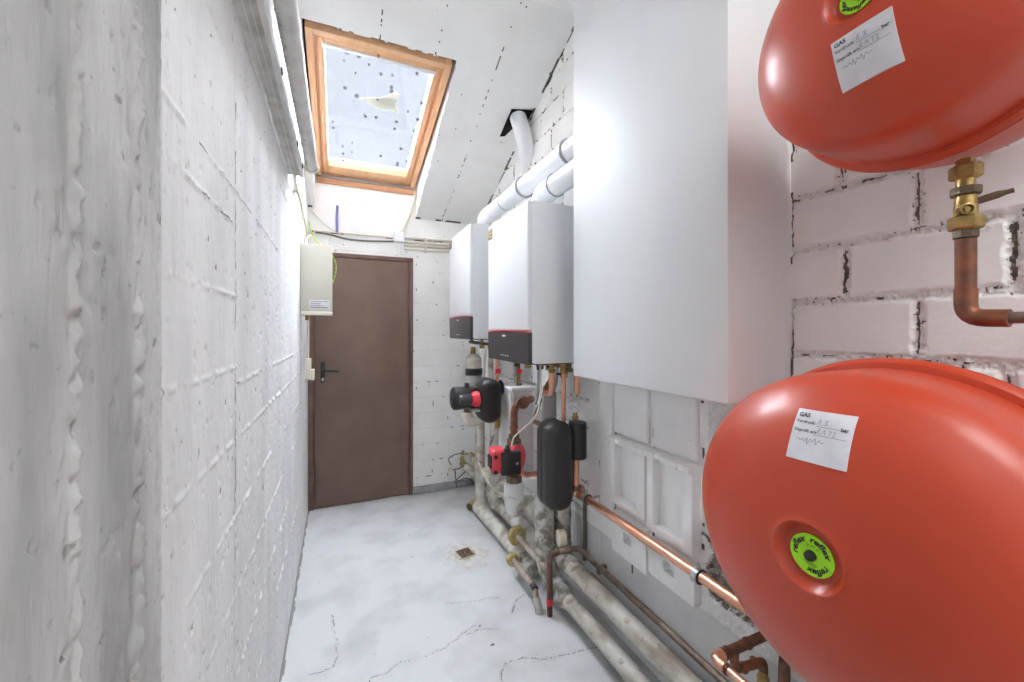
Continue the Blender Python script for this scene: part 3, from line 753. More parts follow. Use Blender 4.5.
# ---------------------------------------------------------------- wall boilers
def boiler(y0, y1, z0, z1, label):
    x0 = .82
    t = thing('wall_boiler', label, 'boiler', (1.0, (y0+y1)/2, z0), group='wall boilers')
    ph = (z1-z0)*.205
    obj('casing', B((x0+.018, y0, z0), (XR-.004, y1, z1), .008, 3), M_boiler, t)
    obj('front_panel', B((x0, y0+.001, z0+ph), (x0+.022, y1-.001, z1-.001), .010, 3), M_boiler, t)
    # slightly bowed control panel
    bm = bmesh.new(); n = 10
    A = []; Bv = []
    for i in range(n+1):
        y = y0+.001+(y1-y0-.002)*i/n; b = .010*(1-(2*i/n-1)**2)
        A.append((bm.verts.new((x0+.004-b*.2, y, z0-.002)), bm.verts.new((x0+.001, y, z0+ph-.010+b*.9))))
        Bv.append((bm.verts.new((x0+.03, y, z0-.002)), bm.verts.new((x0+.03, y, z0+ph-.010+b*.9))))
    for i in range(n):
        bm.faces.new((A[i][0], A[i+1][0], A[i+1][1], A[i][1])); bm.faces.new((Bv[i][0], Bv[i][1], Bv[i+1][1], Bv[i+1][0]))
        bm.faces.new((A[i][1], A[i+1][1], Bv[i+1][1], Bv[i][1])); bm.faces.new((A[i][0], Bv[i][0], Bv[i+1][0], A[i+1][0]))
    for i in (0, n): bm.faces.new((A[i][0], A[i][1], Bv[i][1], Bv[i][0]))
    cp = obj('control_panel', bm, M_panel, t, label='dark grey control panel')
    bm = bmesh.new()
    for i in range(n):
        ya = y0+(y1-y0)*i/n; yb = y0+(y1-y0)*(i+1)/n
        za = z0+ph-.010+.009*(1-(2*i/n-1)**2); zb = z0+ph-.010+.009*(1-(2*(i+1)/n-1)**2)
        prism(bm, [(x0-.0015, ya, za), (x0-.0015, yb, zb), (x0-.0015, yb, zb+.004), (x0-.0015, ya, za+.004)], (.02, 0, 0))
    obj('red_strip', bm, M_red, cp, smooth=None)
    ym = y0+(y1-y0)*.55
    bm = B((x0-.001, ym-.022, z0+ph-.032), (x0+.004, ym+.022, z0+ph-.022), .001); obj('badge', bm, M_whitep, cp)
    bm = bmesh.new()
    for k in range(4): box(bm, (x0+.0005, ym-.06+.032*k, z0+.024), (x0+.004, ym-.046+.032*k, z0+.030))
    obj('button_marks', bm, M_whitep, cp, smooth=None)
    bm = B((x0-.001, y1-.075, z1-.085), (x0+.004, y1-.006, z1-.020), .001); rp = obj('rating_plate', bm, M_bronze, t, label='small olive square plate')
    bm = bmesh.new()
    for k in range(3): box(bm, (x0-.0016, y1-.064, z1-.073+.019*k), (x0, y1-.018+.008*(k % 2), z1-.064+.019*k))
    obj('plate_marks', bm, M_foam, rp, smooth=None)
    bm = bmesh.new(); box(bm, (x0+.05, y0+.03, z0-.006), (XR-.03, y1-.03, z0+.004)); obj('bottom_tray', bm, M_dgrey, t, smooth=None)
    return t
boiler(1.697, 2.245, 1.262, 2.040, 'nearer white wall boiler, beside the boxed duct')
boiler(2.600, 3.150, 1.365, 2.155, 'farther white wall boiler, nearest the brown door')

# white flue pipes above the boilers
FX = 1.0
f1 = thing('flue_pipe', 'long white flue pipe with grey collars, from the farther boiler', 'flue', (FX, 2.82, 2.15), group='white flue pipes')
zf = 2.262
obj('pipe', T([(FX, 2.74, zf), (FX, 1.48, zf)], .055, seg=28), M_whitep, f1)
obj('elbow', T([(FX, 2.82, 2.15), (FX, 2.82, zf), (FX, 2.62, zf)], .057, seg=28, fil=.09), M_whitep, f1)
for y in (2.12, 1.62):
    obj('collar', L((FX, y-.006, zf), (0, 1, 0), [(0, .055), (0, .062), (.045, .062), (.045, .055)], 28), M_whitep, f1)
    obj('gasket', L((FX, y-.012, zf), (0, 1, 0), [(0, .055), (0, .0625), (.010, .0635), (.010, .055)], 28), M_ring, f1)
obj('seam_ring', L((FX, 2.40, zf), (0, 1, 0), [(0, .054), (0, .0575), (.004, .0575), (.004, .054)], 28), M_ring, f1)
obj('bracket', T([(1.05, 2.12, zf-.03), (XR, 2.12, zf-.04)], .006), M_steel, f1)
f2 = thing('flue_pipe', 'short white flue elbow on top of the nearer boiler', 'flue', (FX, 1.95, 2.04), group='white flue pipes')
z2 = 2.150
obj('elbow', T([(FX, 1.90, 2.04), (FX, 1.90, z2), (FX, 1.76, z2)], .056, seg=28, fil=.085), M_whitep, f2)
obj('pipe', T([(FX, 1.80, z2), (FX, 1.48, z2)], .0545, seg=28), M_whitep, f2)
obj('seam_ring', L((FX, 1.742, z2), (0, 1, 0), [(0, .054), (0, .0585), (.006, .0585), (.006, .054)], 28), M_ring, f2)
bm = T([AX(514, 108, 1.10), AX(519, 120, 1.11), AX(524, 138, 1.135), AX(528, 158, 1.19), AX(529, 170, 1.25)], .056, seg=20, fil=.06)
tag(obj('vent_pipe', bm, M_whitep), 'painted vent pipe bending through the dark ceiling hole', 'vent pipe')

# ---------------------------------------------------------------- left wall top: trunking, pipe
tr = thing('cable_trunking', 'long grey cable trunking along the top of the left wall', 'trunking', (XL+.03, 1.2, 2.17))
obj('channel', B((XL-.01, -1.0, 2.172), (XL+.052, 2.19, 2.27), .003), M_trunk, tr)
obj('cover', B((XL+.050, -1.0, 2.166), (XL+.066, 2.19, 2.275), .003), M_trunkl, tr, label='paler cover strip')
bm = bmesh.new()
box(bm, (XL+.018, -1.0, 2.169), (XL+.022, 2.19, 2.175)); box(bm, (XL+.034, -1.0, 2.1695), (XL+.0365, 2.19, 2.175))
obj('groove_rib', bm, M_trunkl, tr)
for y in (1.36, 1.86, 2.10): obj('screw', CY((XL+.064, y, 2.19), (XL+.070, y, 2.19), .011, 9), M_dgrey, tr)
px_ = thing('drain_pipe', 'pale plastic pipe with an end cap beside the trunking', 'pipe', (-.115, 1.2, 2.19))
obj('pipe', T([(-.118, -1.0, 2.222), (-.118, 2.19, 2.222)], .027, seg=20), M_trunkl, px_)
obj('end_cap', L((-.118, 2.165, 2.222), (0, 1, 0), [(0, .028), (0, .033), (.028, .033), (.032, .028), (.032, .018), (.026, .016), (.026, 0)], 20), M_beige, px_)
bm = bmesh.new()
for k in range(46):
    y = 1.02+k*.025+random.uniform(-.004, .004)
    box(bm, (-.143+random.uniform(0, .004), y, 2.199), (-.136+random.uniform(0, .004), y+.006, 2.205+random.uniform(0, .004)), .0015)
obj('paint_drips', bm, M_trunk, px_)['kind'] = 'stuff'
bm = bmesh.new()
box(bm, (-.208, YB-.012, 2.415), (-.165, YB+.002, 2.60), .002)
ps = obj('perforated_strip', bm, M_whitep); tag(ps, 'white perforated strip in the corner under the pipe end', 'strip')
for k in range(5): obj('hole', CY((-.193+.012*(k % 2), YB-.0135, 2.44+k*.032), (-.193+.012*(k % 2), YB-.011, 2.44+k*.032), .006, 8), M_gap, ps)

# cables in the corner
bm = T([(XL+.03, 2.17, 2.165), (XL+.018, 2.30, 2.17), (XL+.014, 2.62, 2.20), (XL+.012, 2.95, 2.17), (XL+.014, 3.25, 2.12), (XL+.016, 3.34, 2.0), (XL+.015, 3.34, 1.22)], .0085, fil=.06, step=.05)
tag(obj('corner_cable', bm, M_cable), 'thick beige cable along the left wall, down to the switch', 'cable')
bm = T([(XL+.03, 2.9, 1.975), (XL+.02, 3.1, 2.06), (XL+.02, 3.28, 2.11), (XL+.03, 3.46, 2.17), (XL+.05, YB-.012, 2.205)], .006, fil=.05, step=.05)
tag(obj('cable', bm, M_cable), 'thin beige cable from the meter box up to the corner', 'cable')
for k, (y, z) in enumerate(((2.45, 2.185), (2.95, 2.17))):
    bm = B((XL-.002, y-.012, z-.016), (XL+.022, y+.012, z+.016), .004)
    tag(obj('cable_clip', bm, M_beige), ('beige clip on the corner cable, nearer the trunking end', 'beige clip on the corner cable, farther along the wall')[k], 'clip', 'cable clips')
P = [AY(309, 222, 3.4), AY(311, 232, 3.3), AY(317, 241, 3.1), AY(323, 248, 3.0), AY(330, 252, 3.0), AY(336, 262, 3.02), AY(336, 272, 3.02), AY(333, 283, 3.02), AY(329, 287, 3.0)]
tag(obj('earth_wire', T(P, .0045, fil=.04), M_gy), 'green and yellow earth wire looping around the meter box', 'wire')

# meter box and switch
mb = thing('meter_box', 'beige metal box on the left wall before the door', 'junction box', (-.13, 2.9, 1.53))
obj('body', B((XL-.004, 2.852, 1.535), (-.040, 3.02, 1.968), .004), M_beige, mb)
obj('cover', B((XL+.003, 2.836, 1.545), (-.034, 2.856, 1.972), .004), M_beige, mb)
obj('bottom_lip', B((XL+.003, 2.828, 1.520), (-.034, 2.862, 1.545), .004), M_cream, mb)
st = obj('label_plate', B((XL+.05, 2.8345, 1.556), (-.050, 2.837, 1.618), .001), M_paper, mb, label='white printed label')
bm = bmesh.new()
for k in range(4):
    box(bm, (XL+.06, 2.8338, 1.566+k*.013), (-.060-.02*(k % 3), 2.8346, 1.570+k*.013+(.003 if k == 0 else 0)))
obj('print_lines', bm, M_ink2, st, smooth=None)
obj('cable_gland', CY((XL+.035, 2.93, 1.535), (XL+.035, 2.93, 1.49), .012), M_brass, mb)
sw = thing('light_switch', 'cream light switch box on the left wall beside the door', 'switch', (XL+.025, 3.34, 1.05))
obj('back_box', B((XL-.004, 3.30, 1.06), (XL+.035, 3.38, 1.215), .004), M_cream, sw)
obj('rocker', B((XL+.033, 3.31, 1.055), (XL+.058, 3.375, 1.135), .005), M_cream, sw)

# above the door: conduit, junction box, multi conduits
cb = T([(-.20, YB-.012, 2.206), (-.05, YB-.012, 2.195), (.06, YB-.012, 2.168), (.22, YB-.012, 2.168), (.44, YB-.012, 2.185)], .007, fil=.05)
tag(obj('wall_cable', cb, M_cableb), 'dark sagging cable above the door', 'cable')
cb = T([(-.19, YB-.010, 2.215), (.1, YB-.010, 2.215), (.44, YB-.010, 2.215)], .006)
tag(obj('wall_conduit', cb, M_cable), 'straight beige conduit above the dark door cable', 'conduit')
cb = T([(-.19, YB-.012, 2.37), (-.1, YB-.012, 2.27), (.02, YB-.012, 2.20)], .004, fil=.03)
tag(obj('wall_cable', cb, M_cable), 'thin slanting beige cable in the corner above the door', 'cable')
jb = thing('junction_box', 'small white junction box above the door', 'junction box', (.472, YB, 2.18))
obj('body', B((.432, YB-.040, 2.178), (.522, YB+.003, 2.262), .006), M_whitep, jb)
obj('lid', B((.437, YB-.046, 2.183), (.517, YB-.038, 2.257), .003), M_whitep, jb)
for k in range(4):
    z = 2.128+k*.031
    cb = T([(.522, YB-.014, z), (.985, YB-.014, z+.008)], .0105)
    tag(obj('conduit', cb, M_beige if k % 2 else M_cream),
        ('lowest of the four short conduits beside the junction box', 'second lowest of the four short conduits beside the junction box',
         'second highest of the four short conduits beside the junction box', 'highest of the four short conduits beside the junction box')[k], 'conduit', 'conduits right of the junction box')
cb = B((.70, YB-.028, 2.11), (.715, YB, 2.24), .002); tag(obj('conduit_clip', cb, M_cream), 'upright clip across the four short conduits', 'clip')
cb = T([(.50, YB-.016, 2.262), (.57, YB-.016, 2.42), (.625, YB-.016, 2.60), (.628, YB-.012, 2.66)], .007, fil=.03)
tag(obj('riser_cable', cb, M_cable), 'pale cable slanting from the junction box to the skylight corner', 'cable')
cb = T([(-.008, YB-.02, 2.215), (-.010, YB-.022, 2.33), (-.006, YB-.02, 2.43)], .0095)
tag(obj('blue_tube', cb, M_blue), 'short blue tube standing up above the door', 'tube')

# ---------------------------------------------------------------- long copper pipe and clamps on the right wall
cp = thing('copper_pipe', 'long bright copper pipe along the right wall', 'pipe', (1.12, 1.2, .57))
obj('pipe', T([(1.12, 1.735, .596), (1.12, -.4, .588)], .0185, seg=20), M_copper, cp)
obj('elbow', T([(1.17, 1.775, .596), (1.12, 1.775, .596), (1.12, 1.70, .596)], .0215, seg=20, fil=.035), M_copper, cp)
obj('coupling', CY((1.12, 1.735, .596), (1.12, 1.70, .596), .0225), M_copper, cp)
def clamp(y, z, label):
    t = thing('pipe_clamp', label, 'clamp', (1.15, y, z-.03), group='clamps on the copper pipe')
    obj('band', L((1.12, y-.011, z), (0, 1, 0), [(0, .019), (0, .027), (.022, .027), (.022, .019)], 24), M_steel, t)
    obj('rubber', L((1.12, y-.014, z), (0, 1, 0), [(0, .018), (0, .0245), (.004, .0245), (.004, .018)], 24), M_black, t)
    obj('screw', CY((1.118, y, z+.024), (1.118, y, z+.045), .006, 8), M_steel, t)
    obj('stud', CY((1.145, y, z), (XR+.01, y, z), .007, 10), M_steel, t)
clamp(1.655, .5955, 'pipe clamp on the copper pipe beside the black capsule')
clamp(.992, .5915, 'pipe clamp on the copper pipe beside the lower red vessel')

# two lagged pipes running along the floor towards the camera
lg = thing('lagged_pipe', 'upper of two grey lagged pipes along the right wall', 'pipe', (1.07, .8, .21), group='lagged pipes by the right wall')
obj('lagging', T([(1.065, 1.70, .247), (1.065, -.6, .247)], .040, seg=22, step=.03, lump=.035, freq=14), M_insul, lg)
lg = thing('lagged_pipe', 'lower grey lagged pipe along the floor on the right', 'pipe', (1.04, .8, .06), group='lagged pipes by the right wall')
obj('lagging', T([(1.035, 1.70, .10), (1.045, -.6, .10)], .036, seg=22, step=.03, lump=.04, freq=14, seed=5), M_insul, lg)
bm = T([(1.035, 1.84, .105), (1.03, 1.68, .10)], lambda s: .052-.014*abs(2*s-1)**3, seg=24, step=.006, lump=.2, freq=45)
tag(obj('wrapped_elbow', bm, M_foil), 'bulky foil-wrapped joint on the floor at the pipe ends', 'pipe joint')
# wrapped upright columns behind
bm = T([(1.015, 1.90, .56), (1.015, 1.89, .20), (1.03, 1.83, .10)], .052, seg=26, fil=.05, step=.008, lump=.16, freq=34)
tag(obj('wrapped_riser', bm, M_foil), 'foil-wrapped upright pipe under the black capsule, on the left', 'pipe', 'foil-wrapped risers')
bm = T([(1.115, 1.89, .62), (1.115, 1.885, .30), (1.085, 1.83, .242), (1.065, 1.69, .247)], .050, seg=26, fil=.06, step=.008, lump=.14, freq=34, seed=3)
tag(obj('wrapped_riser', bm, M_foil), 'foil-wrapped upright pipe against the wall, bending into the upper lagged pipe', 'pipe', 'foil-wrapped risers')
# cut lagging ends (pale ovals)
p = AX(559, 538, 1.045)
bm = L(p, (-.98, .18, 0), [(-.03, .038), (.004, .040), (.008, .035), (.008, 0)], 20)
tag(obj('lagging_end', bm, M_cut), 'pale cut lagging end between the foil risers', 'lagging end', 'cut lagging ends')
p = AX(538, 517, 1.07)
bm = L(p, (-.98, .18, 0), [(-.03, .034), (.004, .036), (.008, .031), (.008, 0)], 20)
tag(obj('lagging_end', bm, M_cut), 'pale cut lagging end behind the white elbow', 'lagging end', 'cut lagging ends')

# brown rusty pipe: up from the floor, over, and along the wall
br = thing('rusty_pipe', 'thin brown pipe rising from the floor and running along the right wall', 'pipe', (.977, 1.778, 0))
obj('riser', T([(.968, 1.755, 0), (.968, 1.755, .302), (1.02, 1.752, .310)], .0145, seg=14, fil=.03), M_rust, br)
obj('run', T([(1.0, 1.753, .3085), (1.13, 1.742, .312), (1.168, 1.66, .268), (1.168, -.5, .250)], .0135, seg=14, fil=.035), M_iron, br)
obj('red_band', CY((.968, 1.755, .055), (.968, 1.755, .085), .0158), M_red, br)
for z in (.13, .165): obj('copper_band', CY((.968, 1.755, z), (.968, 1.755, z+.007), .0156), M_copperd, br)
obj('clip', B((1.148, 1.60, .244), (1.2, 1.618, .282), .004), M_cableb, br)
# thinner second pipe just below it
bm = T([(1.175, 1.70, .19), (1.175, 1.30, .17), (1.175, -.4, .16)], .010, seg=10)
tag(obj('thin_pipe', bm, M_greyl), 'thinner grey pipe low on the right wall behind the lagged pipes', 'pipe')
# vertical brown conduit in the corner of the white strip
bm = T([(1.185, 1.77, .58), (1.185, 1.77, .22)], .010, seg=10)
tag(obj('corner_pipe', bm, M_cableb), 'dark upright pipe against the wall behind the foil riser', 'pipe')

# copper loop at the lower right
Y0, Z0 = .80, .505
cl = thing('copper_loop', 'tarnished copper pipe loop with fittings under the lower red vessel', 'pipe', (1.08, Y0, .40))
obj('header', T([(XR+.01, Y0, Z0), (.990, Y0, Z0)], .0135, seg=16), M_copperd, cl)
obj('elbow', T([(.998, Y0, Z0), (.965, Y0, Z0), (.965, Y0-.036, Z0)], .0155, seg=16, fil=.022), M_copper, cl)
obj('feed', T([(.965, Y0-.03, Z0), (.965, Y0-.5, Z0+.01)], .0110, seg=16), M_copper, cl)
for x in (.995, 1.012, 1.095, 1.185): obj('fitting_ring', CY((x, Y0, Z0), (x+.010, Y0, Z0), .0165, 16, .003), M_copperd, cl)
obj('fitting_ring', CY((.965, Y0-.036, Z0), (.965, Y0-.046, Z0), .0150, 16, .003), M_copperd, cl)
obj('branch', T([(1.045, Y0, Z0), (1.045, Y0, Z0-.058), (1.14, Y0-.01, Z0-.062), (1.155, Y0-.01, Z0-.066), (1.155, Y0-.01, Z0-.10)], .0125, seg=16, fil=.022), M_copperd, cl)
for x in (1.072, 1.118): obj('branch_ring', CY((x, Y0-.004, Z0-.0595), (x+.010, Y0-.006, Z0-.060), .0155, 16, .003), M_copperd, cl)
obj('brass_joint', L((1.155, Y0-.01, Z0-.16), (0, 0, 1), [(0, .012), (0, .016), (.014, .016), (.016, .0135), (.03, .0135), (.032, .0165), (.05, .0165), (.054, .013), (.07, .013)], 16), M_brass, cl)
obj('tail', T([(1.155, Y0-.01, Z0-.15), (1.155, Y0-.01, .0)], .011, seg=14), M_iron, cl)
bm = T([(XR+.01, .735, .50), (1.165, .735, .495), (1.160, .735, .0)], .015, seg=14, fil=.03, step=.02, lump=.12, freq=40)
tag(obj('iron_stub', bm, M_rust), 'dark corroded pipe by the wall right of the copper loop', 'pipe')

# ---------------------------------------------------------------- black capsule (insulated pump group) + gauge
def stadium(bm, cx, cz, w, h, y0, y1, bev, seg=16, rt=None, b0=1, b1=1):
    """rounded upright slab: stadium outline in x-z, extruded along y with rounded edges"""
    rt = rt or w/2
    pts = []
    for s, cc in ((1, cz+h/2-rt), (-1, cz-h/2+rt)):
        for i in range(seg+1):
            a = math.pi*i/seg
            if s < 0: a += math.pi
            px = math.cos(a); pz = math.sin(a)
            pts.append((cx+(abs(px)**1.0)*math.copysign(1, px)*(w/2), cc+pz*rt))
    rings = []
    for k, (yy, ins) in enumerate(([(y0, bev), (y0+bev*.04, bev*.7), (y0+bev*.15, bev*.45), (y0+bev*.4, bev*.18), (y0+bev*.7, bev*.04), (y0+bev, 0)] if b0 else [(y0, .005), (y0+.004, 0)])+([(y1-bev, 0), (y1-bev*.7, bev*.04), (y1-bev*.4, bev*.18), (y1-bev*.15, bev*.45), (y1-bev*.04, bev*.7), (y1, bev)] if b1 else [(y1-.004, 0), (y1, .005)])):
        ring = []
        for x, z in pts:
            dx, dz = x-cx, z-cz
            L0 = math.hypot(dx/(w/2), dz/(h/2))
            ring.append(bm.verts.new((cx+dx*(1-ins/(w/2)), yy, cz+dz*(1-ins/(h/2)))))
        rings.append(ring)
    n = len(pts)
    for a, b in zip(rings, rings[1:]):
        for j in range(n): bm.faces.new((a[j], a[(j+1) % n], b[(j+1) % n], b[j]))
    bm.faces.new(list(reversed(rings[0]))); bm.faces.new(rings[-1])
    return bm
cc = AX(555.5, 464, .985)
W, HH = .150, .435
ck = thing('pump_capsule', 'tall black foam capsule under the nearer boiler', 'insulation capsule', (cc.x, cc.y, cc.z-HH/2))
obj('front_half', stadium(bmesh.new(), cc.x, cc.z, W, HH, cc.y-.070, cc.y+.008, .045, rt=.062, b1=0), M_epp, ck, smooth=50)
obj('rear_half', stadium(bmesh.new(), cc.x, cc.z, W, HH, cc.y+.0085, cc.y+.085, .04, rt=.062, b0=0), M_epp, ck, smooth=50)
cq = AX(577.5, 440, 1.10)
sc = thing('insulated_valve', 'short black insulated cylinder behind the tall black capsule', 'valve', (cq.x, cq.y, cq.z-.1))
obj('sleeve', CY(cq+Vector((0, 0, -.090)), cq+Vector((0, 0, .092)), .045, 28, .006), M_epp, sc)
obj('bridge', B((cc.x+.03, cc.y-.01, cq.z-.055), (cq.x, cc.y+.06, cq.z+.06), .012), M_epp, sc)
obj('lower_pipe', T([cq+Vector((-.01, 0, -.08)), (cq.x-.012, cq.y, .60), (1.17, 1.775, .597)], .0175, seg=16, fil=.03), M_copper, sc)
obj('lower_nut', L((cq.x-.011, cq.y, .625), (0, 0, 1), [(0, .022), (.003, .026), (.022, .026), (.025, .022)], 6), M_bronze, sc, smooth=25)
gp = AX(574.5, 406, 1.075)
gg = thing('dial_gauge', 'round clear dial gauge on a brass stem above the black cylinder', 'gauge', gp-Vector((0, 0, .06)))
gd = Vector((-.55, -.83, 0))
obj('case', L(gp, gd, [(-.018, .026), (-.014, .031), (.010, .032), (.012, .030)], 28), M_steel, gg)
gf = obj('dial', L(gp, gd, [(.009, .029), (.0135, .029), (.0145, .026), (.0145, 0)], 28), M_glassd, gg)
bm = bmesh.new(); e1 = Vector((0, 0, 1)); e2 = gd.normalized().cross(e1)
for k in range(11):
    a = math.radians(-130+26*k); r0 = .019; r1 = .025
    d = e1*math.cos(a)+e2*math.sin(a); tube(bm, [gp+gd.normalized()*.0150+d*r0, gp+gd.normalized()*.0150+d*r1], .0008, 4)
tube(bm, [gp+gd.normalized()*.0152, gp+gd.normalized()*.0152+(e1*.5+e2*.8).normalized()*.018], .0011, 4)
tube(bm, [gp+gd.normalized()*.0152, gp+gd.normalized()*.0152-(e1*.5+e2*.8).normalized()*.007], .0015, 4)
obj('dial_marks', bm, M_ink, gf)
obj('stem', L(gp+Vector((.004, 0, -.066)), (0, 0, 1), [(0, .018), (.012, .018), (.014, .012), (.028, .012), (.030, .009), (.040, .009)], 12), M_brass, gg)

# copper pipes under the nearer boiler
bx = AX(563.5, 372, 1.05)
cpp = thing('copper_pipe', 'straight upright copper pipe between nearer boiler and black capsule', 'pipe', (bx.x, bx.y, .97))
obj('pipe', T([(bx.x, bx.y, 1.262), (bx.x, bx.y, .90)], .0115, seg=16), M_copper, cpp)
obj('union', L((bx.x, bx.y, 1.205), (0, 0, 1), [(0, .014), (.003, .017), (.018, .017), (.02, .013), (.03, .013), (.032, .019), (.050, .019), (.052, .013)], 8), M_brass, cpp, smooth=25)
ex = AX(551.5, 372, 1.0)
cpp = thing('copper_pipe', 'short copper elbow pipe under the nearer boiler', 'pipe', (ex.x, ex.y, 1.09))
e2_ = AX(541, 391, 1.0)
obj('elbow', T([(ex.x, ex.y, 1.225), (ex.x, ex.y, e2_.z), (e2_.x, ex.y+.085, e2_.z), (e2_.x+.05, ex.y+.105, e2_.z+.05)], .0145, seg=16, fil=.035), M_copper, cpp)
obj('sleeve', CY((ex.x, ex.y, 1.15), (ex.x, ex.y, 1.178), .0175, 16, .003), M_copper, cpp); obj('sleeve', CY((ex.x, ex.y+.035, e2_.z), (ex.x, ex.y+.058, e2_.z), .0175, 16, .003), M_copper, cpp)
obj('union', L((ex.x, ex.y, 1.205), (0, 0, 1), [(0, .014), (.003, .018), (.02, .018), (.022, .013), (.058, .013)], 8), M_brass, cpp, smooth=25)
hx = AX(577, 386, 1.12)
cpp = thing('copper_pipe', 'short copper stub hanging below the boxed duct edge', 'pipe', (hx.x, hx.y, hx.z-.05))
obj('pipe', T([(hx.x, hx.y, 1.30), (hx.x, hx.y, hx.z-.005)], .0125, seg=16), M_copper, cpp)
obj('sleeve', L((hx.x, hx.y, hx.z-.045), (0, 0, 1), [(0, .010), (.004, .016), (.05, .016), (.055, .0135), (.068, .0135), (.07, .017), (.085, .017)], 16), M_copper, cpp)
# valve bar and fittings below the nearer boiler
vb = thing('valve_bar', 'row of brass fittings directly under the nearer boiler', 'fittings', (1.02, 1.9, 1.23))
obj('pipe_bar', T([(.93, 2.12, 1.245), (1.03, 1.76, 1.245)], .009), M_brass, vb)
for k, (x, y) in enumerate(((.94, 2.09), (.965, 2.0), (.99, 1.90), (1.01, 1.84), (1.06, 1.72))):
    obj('fitting', L((x, y, 1.215), (0, 0, 1), [(0, .012), (.003, .019), (.018, .019), (.02, .012), (.05, .012)], 8), M_brass if k % 2 else M_bronze, vb, smooth=25)
obj('valve_lever', T([(.985, 1.93, 1.243), (.955, 1.86, 1.232), (.935, 1.82, 1.228)], .007), M_bronze, vb)
obj('ball_valve', L((1.075, 1.80, 1.175), (0, 0, 1), [(0, .013), (.004, .019), (.016, .019), (.02, .023), (.034, .023), (.038, .019), (.05, .019), (.054, .013), (.085, .013)], 8), M_brass, vb, smooth=25)
obj('black_lever', B((1.02, 1.765, 1.195), (1.07, 1.785, 1.205), .003), M_black, vb)
obj('black_lever', B((.975, 1.80, 1.222), (1.03, 1.815, 1.234), .003, 2, Matrix.Rotation(.5, 3, 'Y')), M_black, vb)
obj('flexible_hose', T([(1.09, 1.90, 1.25), (1.10, 1.92, 1.13), (1.09, 1.98, 1.05), (1.13, 2.1, 1.02)], .011, fil=.06), M_steel, vb)
obj('drain_hose', T([(.965, 1.87, 1.26), (.966, 1.875, 1.10), (.96, 1.90, 1.03)], .0085, fil=.05), M_greyp, vb)

# pump cable
pts = [AX(540.5, 362, .955), AX(540.5, 385, .955), AX(540.5, 398, .955), AX(538, 412, .955), AX(530, 423, .955), AX(519, 432, .945), AX(513, 438, .935), AX(511.5, 446, .93)]
tag(obj('pump_cable', T(pts, .0048, fil=.03), M_cable), 'beige cable curving from the nearer boiler to the red pump', 'cable')
tag(obj('strap_cable', T([AX(543, 398, 1.06), AX(538, 407, 1.06), AX(534, 416, 1.06)], .006), M_cableb), 'short black cable between capsule top and white casing', 'cable')
gb = AX(548, 408, 1.08)
tag(obj('backing_plate', B((gb.x-.035, gb.y-.012, gb.z-.085), (gb.x+.05, gb.y+.012, gb.z+.09), .006), M_greyp), 'grey plate behind the copper elbow pipe', 'plate')
tag(obj('copper_stub', T([AX(535, 422, 1.1), AX(541, 424, 1.05), AX(548, 427, 1.02)], .014, fil=.02), M_copperd), 'copper stub entering the left side of the black capsule', 'pipe')

# ---------------------------------------------------------------- red pump
pc = AX(509, 461, .955)
pu = thing('red_pump', 'red circulation pump with a black square terminal box', 'pump', (pc.x, pc.y, pc.z-.1))
R2 = Matrix.Rotation(math.radians(-8), 3, 'Z')
obj('terminal_box', B((pc.x-.062, pc.y-.055, pc.z-.070), (pc.x+.058, pc.y+.0, pc.z+.068), .006, 2, R2), M_black, pu)
bm = bmesh.new(); box(bm, (pc.x-.008+.03, pc.y-.062, pc.z-.008), (pc.x+.006+.03, pc.y-.052, pc.z+.006), .002, 2, R2); obj('indicator_knob', bm, M_steel, pu)
bm = B((pc.x-.112, pc.y-.03, pc.z-.062), (pc.x-.020, pc.y+.085, pc.z+.082), .022, 3, R2)
obj('motor', bm, M_pred, pu)
bm = bmesh.new()
for dz in (-.045, .045):
    cyl(bm, (pc.x-.100, pc.y-.040, pc.z+dz), (pc.x-.100, pc.y-.028, pc.z+dz), .012, 12)
box(bm, (pc.x-.122, pc.y-.012, pc.z-.03), (pc.x-.108, pc.y+.05, pc.z+.045), .005)
obj('motor_cap', bm, M_black, pu)
bm = L((pc.x+.052, pc.y+.05, pc.z+.005), (.35, -.94, 0), [(-.055, .05), (-.045, .075), (.0, .094), (.045, .090), (.058, .075), (.062, .03)], 28)
for v in bm.verts: v.co.x = pc.x+.052+(v.co.x-pc.x-.052)*.8
obj('volute', bm, M_pred, pu)
obj('cable_gland', L((pc.x-.024, pc.y-.03, pc.z+.062), (0, 0, 1), [(0, .020), (.028, .018), (.030, .013), (.046, .010)], 12), M_black, pu)
ux = pc.x+.055; uy = pc.y+.05
obj('upper_union', L((ux, uy, pc.z+.080), (0, 0, 1), [(0, .03), (.006, .048), (.034, .048), (.038, .032), (.048, .036), (.066, .036), (.068, .028)], 8), M_bronze, pu, smooth=25)
obj('lower_union', L((ux, uy, pc.z-.155), (0, 0, 1), [(0, .034), (.004, .05), (.012, .052), (.05, .052), (.056, .03), (.09, .03)], 8), M_bronze, pu, smooth=25)
